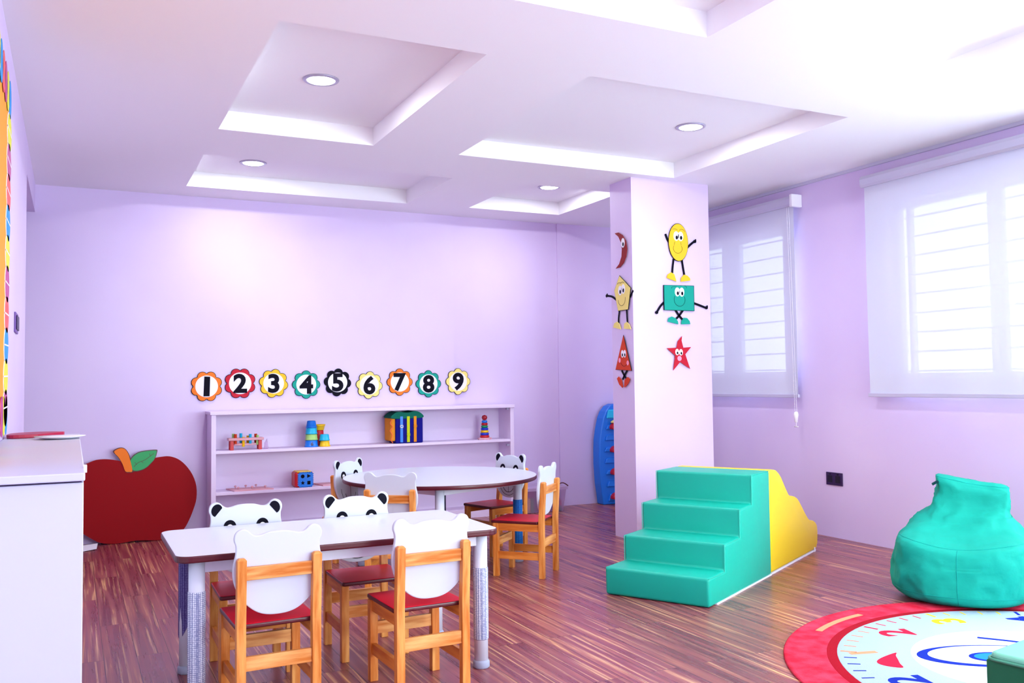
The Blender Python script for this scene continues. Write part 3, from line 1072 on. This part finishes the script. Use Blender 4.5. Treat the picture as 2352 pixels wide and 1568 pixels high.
t = thing('buckle_bag', 'cube-shaped navy cloth practice bag with yellow straps and a green top on the upper shelf', 'bag', (2.54, 7.29, S2))
MB().box(2.425, 2.668, 7.215, 7.40, S2, S2 + .215).build('bag_body', NAVY, t, bevel=.012, segs=3)
MB().box(2.385, 2.427, 7.225, 7.395, S2 + .02, S2 + .215).build('side_pocket', OCLOTH, t, bevel=.012, segs=3)
tp = MB()
tp.prism(smooth([(2.385, S2 + .21), (2.405, S2 + .245), (2.45, S2 + .265), (2.53, S2 + .256), (2.60, S2 + .268), (2.65, S2 + .250), (2.670, S2 + .212), (2.53, S2 + .205)], 3), Fr((0, 0, 0), (1, 0, 0), (0, 0, 1), (0, -1, 0)), -7.405, -7.21)
tp.build('top_flap', GCLOTH, t, bevel=.008)
for x, m, n in ((2.475, BLUEP, 'blue'), (2.535, mat('lime_strap', (206, 216, 30), .7, .2), 'lime'), (2.595, OCLOTH, 'orange')):
    s = MB().box(x - .012, x + .012, 7.2085, 7.2145, S2 + .01, S2 + .225).build('strap', m, t, label=n + ' strap')
    k = MB()
    zb = S2 + (.13 if n != 'lime' else .06)
    k.box(x - .015, x + .015, 7.205, 7.2085, zb, zb + .006).box(x - .015, x + .015, 7.205, 7.2085, zb + .018, zb + .024)
    k.box(x - .015, x - .010, 7.205, 7.2085, zb, zb + .024).box(x + .010, x + .015, 7.205, 7.2085, zb, zb + .024)
    k.build('buckle', PAPER if n == 'blue' else m, s)
ln = [(2.395, 7.222, S2 + .20), (2.378, 7.218, S2 + .17), (2.398, 7.216, S2 + .14), (2.376, 7.216, S2 + .11), (2.394, 7.215, S2 + .075), (2.385, 7.214, S2 + .03), (2.40, 7.213, S2 + .008)]
MB().tube(smooth(ln, 4, False), .003, 8).build('lace', mat('coral_lace', (252, 110, 70), .7, .2), t)

t = thing('ring_stacker', 'ring stacker toy with red ball at the right end of the upper shelf', S, (3.27, 7.29, S2))
b = circle(3.27, 7.29, .066, .05, 8, a0=PI / 8, a1=2 * PI + PI / 8)
MB().prism(b, FRZ, S2, S2 + .016).build('base', PINKW, t, bevel=.003)
MB().lathe([(.006, 0), (.006, .17)], (3.27, 7.29, S2 + .014), 12).build('rod', PINKW, t)
z = S2 + .016
for r, m in ((.043, REDP), (.040, DBLUE), (.037, YELP), (.035, DBLUE), (.032, GRNP), (.030, REDP), (.027, BLUEP)):
    h = .0215
    MB().lathe([(.006, 0), (r - .006, 0), (r, h * .5), (r - .006, h), (.006, h)], (3.27, 7.29, z), 28).build('ring', m, t)
    z += h
MB().lathe([(.001, 0), (.018, .006), (.026, .024), (.02, .042), (.001, .049)], (3.27, 7.29, z), 24).build('ball', mat('red_ball', (170, 24, 40), .2, .6), t)

t = thing('knob_puzzle', 'flat pinkish wooden puzzle board with little knobs on the lower shelf', S, (1.24, 7.28, S3))
pz = [(1.087, 7.39), (1.125, 7.215), (1.425, 7.215), (1.375, 7.39)]
MB().prism(pz, FRZ, S3, S3 + .010).build('board', PINKW, t, bevel=.002)
for (x, y) in ((1.155, 7.36), (1.235, 7.365), (1.315, 7.37), (1.16, 7.255), (1.265, 7.255), (1.365, 7.255)):
    MB().lathe([(.004, 0), (.003, .008), (.010, .014), (.010, .018), (.003, .023)], (x, y, S3 + .010), 12).build('knob', PINKW, t)
tag(MB().prism([(1.775, 7.40), (1.815, 7.225), (2.05, 7.225), (2.03, 7.40)], FRZ, S3, S3 + .010).build('wooden_board', PINKW, None, bevel=.002), 'thin pale board on the lower shelf, half hidden by a chair', 'board')

t = thing('shape_sorter', 'toy sorting cube with a blue front and red and yellow sides on the lower shelf', S, (1.665, 7.29, S3))
MB().box(1.590, 1.738, 7.222, 7.36, S3 + .001, S3 + .122).build('cube_side', [REDP], t, bevel=.018, segs=4)
MB().box(1.606, 1.722, 7.219, 7.35, S3 + .118, S3 + .127).build('cube_top', YELP, t, bevel=.008)
FC = Fr((0, 7.2215, 0), (1, 0, 0), (0, 0, 1), (0, -1, 0))
fc = rrect(1.618, 1.732, S3 + .005, S3 + .118, .014, 5)
c = MB().prism(fc, FC, 0, .006, 0)
for k in range(7):
    u = 1.630 + k * .015
    for v in (S3 + .002, S3 + .117):
        c.box(u - .004, u + .004, 7.2155, 7.222, v - .003, v + .006)
for k in range(7):
    v = S3 + .018 + k * .0145
    for u in (1.614, 1.733):
        c.box(u - .003, u + .004, 7.2155, 7.222, v - .004, v + .004)
c.build('cube_front', BLUEP, t)
h = MB()
h.prism(circle(1.650, S3 + .088, .015, n=20), FC, .006, .0068)
h.prism([(1.686, S3 + .104), (1.686, S3 + .074), (1.716, S3 + .089)], FC, .006, .0068)
h.prism([(1.687, S3 + .022), (1.712, S3 + .022), (1.712, S3 + .050), (1.687, S3 + .050)], FC, .006, .0068)
h.prism([(1.651 + (.018 if k % 2 == 0 else .008) * math.sin(PI * k / 5), S3 + .036 + (.018 if k % 2 == 0 else .008) * math.cos(PI * k / 5)) for k in range(10)], FC, .006, .0068)
h.build('shape_holes', BLACK, t)

# ---------------------------------------------------------------- storage box with toys
t = thing('storage_box', 'clear plastic storage box full of toys on the floor by the back wall', 'box', (3.70, 7.29, 0))
b = MB()
X0, X1, Ya, Yb_ = 3.545, 4.00, 7.14, 7.44
def taper(z):
    return .022 * (1 - z / .20)
vs = []
for z in (.004, .20):
    q = taper(z)
    vs += [(X0 + q, Ya + q, z), (X1 - q, Ya + q, z), (X1 - q, Yb_ - q, z), (X0 + q, Yb_ - q, z)]
b.add(vs, [(3, 2, 1, 0)] + [(k, (k + 1) % 4, 4 + (k + 1) % 4, 4 + k) for k in range(4)])
b.build('box_body', CLEAR, t)
MB().prism(rrect(X0 - .012, X1 + .018, Ya - .012, 7.455, .02), FRZ, .198, .222).prism(rrect(X0 + .02, X1 - .02, Ya + .02, 7.42, .02), FRZ, .22, .232).build('lid', LID, t)
MB().tube(smooth([(3.935, 7.17, .215), (3.95, 7.165, .247), (3.99, 7.165, .25), (4.035, 7.165, .222)], 4, False), .005, 8).build('handle', MAROON, t)
for (x0, x1, y0, z1, m, lb) in ((3.595, 3.624, 7.18, .132, DBLUE, 'blue toy block standing at the left inside the clear box'),
                                (3.630, 3.658, 7.18, .130, BEIGE, 'tan toy block between the blue and green ones in the clear box'),
                                (3.664, 3.695, 7.18, .130, GRNP, 'green toy block standing beside the tan one in the clear box'),
                                (3.905, 3.945, 7.19, .168, DBLUE, 'tall dark blue toy block right of the middle of the clear box'),
                                (3.952, 3.972, 7.175, .040, GRNP, 'low green toy block at the right end of the clear box')):
    bb = MB().box(x0, x1, y0, y0 + .07, .006, z1)
    if z1 < .1:
        bb = MB().box(3.945, 3.972, 7.175, 7.30, .006, .042)
    tag(bb.build('toy_block', m, None, bevel=.003), lb, 'toy block', 'toys inside the clear storage box')
tag(MB().box(3.585, 3.76, 7.30, 7.32, .006, .192).build('picture_sheet', MAGP), 'magenta printed card standing behind the blocks in the clear box', 'card', 'toys inside the clear storage box')
r = MB()
r.prism([(3.948, .045), (3.972, .045), (3.974, .075), (3.965, .085), (3.965, .098), (3.956, .100), (3.954, .108), (3.948, .108)], Fr((0, 0, 0), (1, 0, 0), (0, 0, 1), (0, 1, 0)), 7.18, 7.28)
tag(r.build('toy_hand', REDP, None, bevel=.003), 'stepped red toy piece on the low green block in the clear box', 'toy', 'toys inside the clear storage box')

# ---------------------------------------------------------------- blue plastic rack behind the pillar
t = thing('plastic_rack', 'blue curved plastic toy rack with red pieces, mostly hidden behind the pillar', 'toy rack', (4.73, 7.33, 0))
half = [(4.628, .945), (4.58, .925), (4.535, .875), (4.505, .81), (4.478, .695), (4.463, .60), (4.459, .513), (4.458, .377), (4.469, .195), (4.484, .10), (4.497, .0)]
ol = half + [(4.96, .0)] + [(4.73 + (4.73 - x), z) for x, z in half[::-1][1:]]
FK = Fr((0, 7.40, 0), (1, 0, 0), (0, 0, 1), (0, -1, 0))
MB().prism(ol, FK, -.03, .09).build('rack_body', BLUEP, t, bevel=.012, segs=3)
for k, (z0, z1, dx, w) in enumerate([(.81, .90, .0, .14), (.705, .755, .0, .12), (.60, .66, .0, .14), (.495, .545, 0, .12), (.385, .445, 0, .14), (.28, .33, 0, .12), (.165, .23, 0, .14), (.03, .11, 0, .12)]):
    xl = 4.505 + abs(.45 - z0) * .09
    MB().prism([(xl, z0), (4.955, z0), (4.945, z1), (xl + .02, z1 - .008)], FK, .088, .106).build('step', BLUEP if k % 2 else CYANP if k == 0 else BLUEP, t, bevel=.01)
for z0, m in ((.715, REDP), (.50, REDP), (.29, REDP), (.06, REDP)):
    MB().prism(smooth([(4.565, z0), (4.575, z0 + .035), (4.63, z0 + .055), (4.80, z0 + .055), (4.80, z0 - .005), (4.60, z0 - .008)], 3), FK, .100, .16).build('red_piece', m, t, bevel=.006, label='red rounded piece')
MB().prism(smooth([(4.585, .765), (4.61, .795), (4.66, .80), (4.80, .80), (4.80, .765)], 3), FK, .100, .15).build('cream_piece', PALE, t, bevel=.006, label='cream rounded piece')

# ---------------------------------------------------------------- foam steps and slide
A = Vector((2.918, 3.739, 0))
d = Vector((.871, .491, 0)).normalized()
nn = Vector((-d.y, d.x, 0))
FS = Fr(A, d, (0, 0, 1), nn)


def soft(prof, y0, y1, name, m, root, bev, seed, amp=.004, mats2=None):
    mb = MB()
    # resample the outline so the cover can wrinkle a little
    pts = []
    for i, p in enumerate(prof):
        q = prof[(i + 1) % len(prof)]
        L = math.hypot(q[0] - p[0], q[1] - p[1])
        k = max(1, int(L / .05))
        for j in range(k):
            pts.append((p[0] + (q[0] - p[0]) * j / k, p[1] + (q[1] - p[1]) * j / k))
    n = len(pts)
    K = 14
    vs, fs = [], []
    for k in range(K + 1):
        w = y0 + (y1 - y0) * k / K
        for (u, v) in pts:
            vs.append(FS(u, v, w))
    for k in range(K):
        for i in range(n):
            fs.append((k * n + (i + 1) % n, k * n + i, (k + 1) * n + i, (k + 1) * n + (i + 1) % n))
    fs.append(tuple(range(n)))
    fs.append(tuple(range(K * n, K * n + n))[::-1])
    mb.add(vs, fs, 0, False)
    mb.sm = [False] * len(mb.f)
    o = mb.build(name, m, root)
    return o


root = thing('foam_steps', 'teal padded foam climbing block with four steps on the floor', 'play block', tuple(A + d * .45 + nn * .3))
SP = [(0, .002), (.95, .002), (.95, .617), (.652, .617), (.655, .450), (.455, .447), (.456, .293), (.224, .290), (.226, .150), (-.004, .150)]
cush = MB()
def block(prof, name, m, rt, bev):
    mb = MB().prism(prof, FS, 0, .60)
    o = mb.build(name, m, rt, bevel=bev, segs=4)
    for p in o.data.polygons:
        p.use_smooth = True
    return o
block(SP, 'foam_body', GREEN, root, .016)
sm_ = MB()
SEAM = mat('pale_seam', (240, 236, 246), .6, .3)
sm_.prism([(.10, .0), (.945, .0), (.945, .007), (.10, .007)], FS, -.0025, .55)
sm_.build('base_sheet', SEAM, root, label='white underside sheet')
# stitched seams along the edge of the steps
sk = MB()
for w in (.004, .596):
    ring = [FS(u, v, w) for (u, v) in ((.004, .146), (.222, .146), (.222, .286), (.452, .289), (.452, .443), (.650, .446), (.650, .613), (.945, .613))]
    sk.tube(ring, .0025, 6)
sk.build('edge_piping', GREEN, root)
root = thing('foam_slide', 'yellow padded foam block with a wavy slope behind the teal steps', 'play block', tuple(A + d * 1.43 + nn * .3))
SL = [(.955, .012), (1.86, .012), (1.893, .045), (1.905, .122), (1.893, .168), (1.865, .190), (1.82, .206), (1.769, .215), (1.72, .228), (1.676, .255), (1.62, .295), (1.566, .338), (1.52, .372), (1.48, .395), (1.44, .408), (1.393, .417), (1.35, .422), (1.308, .438), (1.26, .478), (1.209, .524), (1.17, .56), (1.132, .585), (1.08, .608), (1.015, .617), (.955, .618)]
block(SL, 'foam_body', YELLOW, root, .012)
MB().prism([(.96, .0), (1.85, .0), (1.85, .010), (.96, .010)], FS, .001, .598).build('base_sheet', SEAM, root, label='white underside sheet')
MB().prism([(1.80, .0), (1.815, .0), (1.815, .03), (1.80, .03)], FS, -.006, -.002).build('zip_pull', SEAM, root)

# ---------------------------------------------------------------- rug
CX, CY = 3.58, 2.21
RUGR = mat('red_rug', (214, 26, 56), .9, .15, bump=.5, bscale=300, rgb2=(232, 64, 92), vscale=14, detail=8)
RUGD = mat('dark_red_rug', (186, 8, 38), .9, .15, bump=.4, bscale=300)
RUGW = mat('white_blue_rug', (186, 210, 228), .9, .15, bump=.4, bscale=300)
RUGH = mat('white_rug', (212, 222, 232), .9, .15, bump=.4, bscale=300)
RBLUE = mat('blue_rug', (10, 40, 160), .9, .15)
RCYAN = mat('cyan_rug', (30, 130, 220), .9, .15)
RSALM = mat('salmon_rug', (240, 150, 110), .9, .15)
RYEL = mat('yellow_rug', (236, 206, 40), .9, .15)
RCRIM = mat('crimson_rug', (222, 24, 62), .9, .15)
t = thing('clock_rug', 'round red-rimmed rug printed as a clock face, on the floor at the lower right', 'rug', (CX, CY, 0))
MB().lathe([(1.16, 0), (1.165, .004), (1.16, .009), (1.148, .010), (1.144, .0085), (.001, .0085)], (CX, CY, 0), 120).build('rug_border', RUGR, t, label='red border')
MB().prism(arc(CX, CY, 1.085, 1.085, 96, 118, 14) + arc(CX, CY, 1.055, 1.055, 118, 96, 14), FRZ, .0084, .0092).build('border_streak', RSALM, t, label='pale streak on the border')  # paler arc along part of the border
f = MB()
f.lathe([(.990, .008), (.988, .0095), (.001, .0095)], (CX, CY, 0), 120, m=1)
f.lathe([(.949, .009), (.947, .0105), (.001, .0105)], (CX, CY, 0), 120, m=0)
mats = [RUGW, RUGD, RUGH, RBLUE, RCYAN, RSALM, RYEL, RCRIM]
hcol = {0: 3, 1: 5, 2: 7, 3: 6, 4: 3, 5: 7, 6: 6, 7: 3, 8: 7, 9: 5, 10: 6, 11: 3}
def ang(h):
    return math.radians(161.5 - 27.3 * h if h <= 4 else 52.3 - 31.35 * (h - 4))
for mm_ in range(60):
    a = ang(mm_ / 5)
    h = mm_ // 5
    r1, r0 = (.935, .870) if mm_ % 5 == 0 else (.925, .875)
    f.stroke([(CX + r0 * math.cos(a), CY + r0 * math.sin(a)), (CX + r1 * math.cos(a), CY + r1 * math.sin(a))], .014 if mm_ % 5 == 0 else .008, FRZ, .0100, .0113, hcol[h])
for h in range(1, 13):
    a = ang(h % 12)
    rr = {1: .845, 12: .765}.get(h, .79)
    add_glyph(f, str(h), .205 if h != 1 else .16, CX + rr * math.cos(a), CY + rr * math.sin(a), FRZ, .0100, .0113, rot=math.radians(73.5), bold=.006, m={12: 3, 1: 5, 2: 7, 3: 6, 4: 3}.get(h, hcol[h % 12]))
# smiling face of the clock, turned like the numbers
f.prism(circle(3.50, 2.43, .47, .42, 50), FRZ, .0100, .0108, 2)
mouth = smooth([(3.110, 2.752), (3.02, 2.735), (2.958, 2.712), (2.933, 2.686), (2.932, 2.655), (2.948, 2.622), (2.977, 2.600), (3.005, 2.640), (3.040, 2.680), (3.078, 2.725)], 3)
f.prism(mouth, FRZ, .0105, .0116, 7)
ec, er, rt = (3.425, 2.535), (.31, .150), math.radians(-26)
f.prism(circle(ec[0], ec[1], er[0], er[1], 50, rot=rt), FRZ, .0106, .0118, 3)
f.prism(circle(ec[0] + .012, ec[1], er[0] - .036, er[1] - .018, 50, rot=rt), FRZ, .0116, .0126, 2)
f.prism(circle(3.41, 2.515, .105, .068, 30, rot=rt), FRZ, .0122, .0130, 3)
f.prism(circle(3.415, 2.515, .088, .052, 30, rot=rt), FRZ, .0126, .0134, 4)
f.prism(circle(3.44, 2.50, .052, .036, 30, rot=rt), FRZ, .0130, .0138, 3)
f.prism(circle(3.405, 2.485, .028, .02, 20, rot=rt), FRZ, .0134, .0142, 2)
f.stroke([(3.60, 2.74), (3.66, 2.66), (3.70, 2.60)], .02, FRZ, .0112, .0124, 3)
f.build('clock_face', mats, t)

# ---------------------------------------------------------------- bean bag
v_ = Vector((.79, .613, 0)).normalized()
r_ = Vector((v_.y, -v_.x, 0))
BC = Vector((4.205, 3.285, .012))
SEC = [(0, 0, .21, -.22, .22, 2.2), (.006, 0, .27, -.28, .27, 2.3), (.035, 0, .315, -.325, .31, 2.4), (.10, 0, .338, -.338, .33, 2.6), (.18, .003, .332, -.332, .34, 2.8), (.25, .008, .318, -.318, .345, 3),
       (.285, .014, .308, -.295, .345, 3.2), (.305, .02, .298, -.24, .345, 3.2), (.325, .02, .282, -.15, .345, 3.2), (.355, .018, .262, -.05, .345, 3.2), (.39, .024, .236, .03, .345, 3.2), (.42, .040, .212, .09, .345, 3.6),
       (.45, .058, .192, .12, .345, 4.5), (.49, .068, .184, .14, .34, 5.5), (.54, .073, .180, .15, .335, 6), (.575, .074, .176, .165, .325, 6), (.594, .074, .160, .185, .305, 5), (.600, .074, .09, .22, .28, 4)]
SEC = smooth(SEC, 5, False)
t = thing('bean_bag_chair', 'teal fabric bean bag chair at the right, on the edge of the clock rug', 'bean bag', tuple(BC))
n = 150
vs, fs = [], []
for i, (z, cx, hw, yf_, yb_, ex) in enumerate(SEC):
    for k in range(n):
        a = 2 * PI * k / n
        c_, s_ = math.cos(a), math.sin(a)
        x = math.copysign(abs(c_) ** (2 / ex), c_) * hw + cx
        y = (yf_ + yb_) / 2 + math.copysign(abs(s_) ** (2 / ex), s_) * (yb_ - yf_) / 2
        zz = z
        if z > .5:
            zz -= (x - cx + .17) * .14 * min(1, (z - .5) / .07) - .01
        if .2 < z < .4:
            zz += -.02 * math.cos(x * 9)
        p = BC + r_ * x + v_ * y + Vector((0, 0, zz))
        q = Vector((x, y, zz))
        amp = min(1, z / .05)
        dsp = noise.noise(q * 5 + Vector((3, 1, 7))) * .020 + noise.ridged_multi_fractal(Vector((q.x + .5 * q.z, q.y, q.z * 1.6 - .4 * q.x)) * 5.0 + Vector((2.2, 5, 1)), 1.1, 2.1, 4, 1, 2) * .015
        cd = Vector((x - cx, y - (yf_ + yb_) / 2, .1 * (z > .28)))
        if cd.length > 1e-4:
            cd.normalize()
        cdw = r_ * cd.x + v_ * cd.y + Vector((0, 0, cd.z))
        vs.append(p + cdw * ((dsp - .018) * amp))
for i in range(len(SEC) - 1):
    for k in range(n):
        fs.append((i * n + k, i * n + (k + 1) % n, (i + 1) * n + (k + 1) % n, (i + 1) * n + k))
fs.append(tuple(range(n))[::-1])
fs.append(tuple(range((len(SEC) - 1) * n, len(SEC) * n)))
mb = MB().add(vs, fs, 0, True)
mb.build('bag_body', BAG, t)
NS = len(SEC)
sm1 = MB()
ks = int(n * .752) % n
sm1.tube([vs[i * n + ks] for i in range(8, 34)], .0018, 6)
zi = min(range(NS), key=lambda i: abs(SEC[i][0] - .055))
sm1.tube([vs[zi * n + k % n] for k in range(n + 1)], .0018, 6, caps=False)
zi = min(range(NS), key=lambda i: abs(SEC[i][0] - .30))
sm1.tube([vs[zi * n + k % n] for k in range(int(n * .55), int(n * .97))], .0018, 6)
zi = min(range(NS), key=lambda i: abs(SEC[i][0] - .588))
sm1.tube([vs[zi * n + k % n] for k in range(n + 1)], .002, 6, caps=False)
sm1.build('seam', mat('seam_teal', (8, 150, 138), .8, .2), t)
p0 = BC + r_ * (-.095) + v_ * .19 + Vector((0, 0, .578))
MB().bar(p0, p0 + r_ * -.02 + Vector((0, 0, -.02)) - r_ * .012, .04, .012).build('corner_tab', mat('dark_teal', (6, 60, 66), .8, .2), t, label='dark folded corner tab')

# ---------------------------------------------------------------- green cushion block in the corner
t = thing('green_cushion', 'dark green block cushion with a pale top, cut off at the lower right corner', 'cushion', (2.85, 1.66, .012))
th = math.radians(10)
GX, GY = Vector((math.cos(th), math.sin(th), 0)), Vector((-math.sin(th), math.cos(th), 0))
FG = Fr((2.565, 1.925, 0), GX, -GY, (0, 0, 1))
FGs = Fr((2.565, 1.925, 0), -GY, (0, 0, 1), GX)
ol = rrect(0, .56, .014, .302, .03, 5)
MB().prism([(a, b) for a, b in rrect(0, .62, .014, .285, .006, 2)], FGs, 0, .56).build('cushion_side', DGREEN, t, bevel=.02, segs=4)
top = MB().prism(rrect(.004, .556, .004, .616, .03, 6), FG, .280, .306)
top.build('cushion_top', LGREEN, t, bevel=.016, segs=4)
MB().tube([FG(a, b, .285) for a, b in rrect(.0, .56, .0, .62, .03, 6)] + [FG(.56, .59, .285)], .005, 8).build('piping', mat('piping_green', (70, 150, 120), .5, .4), t)

# ---------------------------------------------------------------- white cabinet at the left and the things on it
t = thing('white_cabinet', 'long low white cabinet along the left wall, at the left edge', 'cabinet', (-.11, 3.5, 0))
MB().box(XL + .002, .027, 2.49, 4.6, 0, .925).build('cabinet_body', CABW, t, bevel=.002)
MB().box(XL + .002, .030, 2.475, 4.605, .930, .950).build('cabinet_top', CABW, t, bevel=.003)
MB().box(XL + .002, .022, 2.50, 4.6, .925, .930).build('painted_gap_shade', SOCK, t)  # dark colour stands in for the shade under the cabinet top
MB().box(.028, .036, 2.62, 2.66, .938, .956).build('edge_chip', PAPER, t)
tag(MB().prism(smooth([(-.245, 4.32), (-.20, 4.30), (-.13, 4.33), (-.07, 4.42), (-.03, 4.50), (-.10, 4.56), (-.19, 4.54), (-.24, 4.46)], 3), Fr((0, 0, 0), (1, 0, 0), (0, 1, 0), (0, 0, 1)), .951, .966).build('red_folder', mat('crimson_plastic', (176, 10, 60), .4, .5), None, bevel=.002), 'flat crimson folder lying on the white cabinet', 'folder')
tag(MB().lathe([(.03, .951), (.06, .952), (.095, .960), (.097, .962), (.06, .957), (.001, .956)], (-.045, 4.18, 0), 40).build('paper_plate', PAPER), 'white paper plate lying on the white cabinet beside the red folder', 'plate')
tag(MB().prism([(.03, 0), (.165, .06), (.175, .19), (.05, .16)], Fr((0, 7.10, .001), (1, 0, 0), (0, 1, .12), (0, -.12, 1)), 0, .003).build('paper_sheet', PAPER), 'small white sheet of paper on the floor under the red apple', 'paper')

# ---------------------------------------------------------------- wall fittings
t = thing('wall_switch', 'small grey-purple double switch plate on the left wall', 'switch', (XL, 5.13, 1.48))
MB().box(XL, XL + .008, 5.02, 5.24, 1.435, 1.535).build('plate', SWM, t, bevel=.003)
for y in (5.04, 5.14):
    MB().box(XL + .008, XL + .014, y, y + .07, 1.45, 1.52).build('rocker', SOCK, t, bevel=.002)
t = thing('wall_socket', 'dark double power socket on the right wall below the blinds', 'socket', (XR, 4.945, .427))
MB().box(XR - .009, XR, 4.866, 5.022, .381, .474).build('plate', SOCK, t, bevel=.003)
DK = mat('near_black', (16, 6, 34), .4, .4)
for y in (4.885, 4.96):
    b = MB().box(XR - .012, XR - .009, y, y + .045, .40, .452)
    b.build('outlet', DK, t, bevel=.001)
    MB().box(XR - .015, XR - .009, y + .017, y + .028, .456, .468).build('rocker', DK, t)

# bulletin board with a scalloped border on the left wall
t = thing('bulletin_board', 'yellow bulletin board with a scalloped coloured border at the left edge', 'board', (XL, 3.6, 1.72))
MB().prism([(2.7, 1.06), (4.30, 1.06), (4.34, 2.36), (2.7, 2.36)], FRX, .002, .010).build('board_sheet', mat('yellow_board', (238, 160, 50), .7, .2), t)
cols = [MAGP, mat('lime_card', (226, 222, 60), .6, .3), mat('sky_card', (40, 150, 226), .6, .3), mat('coral_card', (236, 96, 96), .6, .3)]
bd = MB()
i = 0
z = 1.08
while z < 2.36:
    y = 4.25 + (z - 1.06) * .035
    bd.prism(circle(y, z, .125, .085, 24), FRX, .008, .0125, 4)
    bd.prism(circle(y - .004, z, .112, .076, 24), FRX, .0125, .0140, i % 4)
    bd.stroke([(y - .13, z), (y + .11, z + .004)], .006, FRX, .0140, .0146, 4)
    z += .128
    i += 1
y = 2.75
while y < 4.3:
    for z in (1.05, 2.37):
        bd.prism(circle(y, z, .076, .08, 20), FRX, .0125, .0140, i % 4)
    y += .128
    i += 1
bd.build('scalloped_border', cols + [PAPER], t)
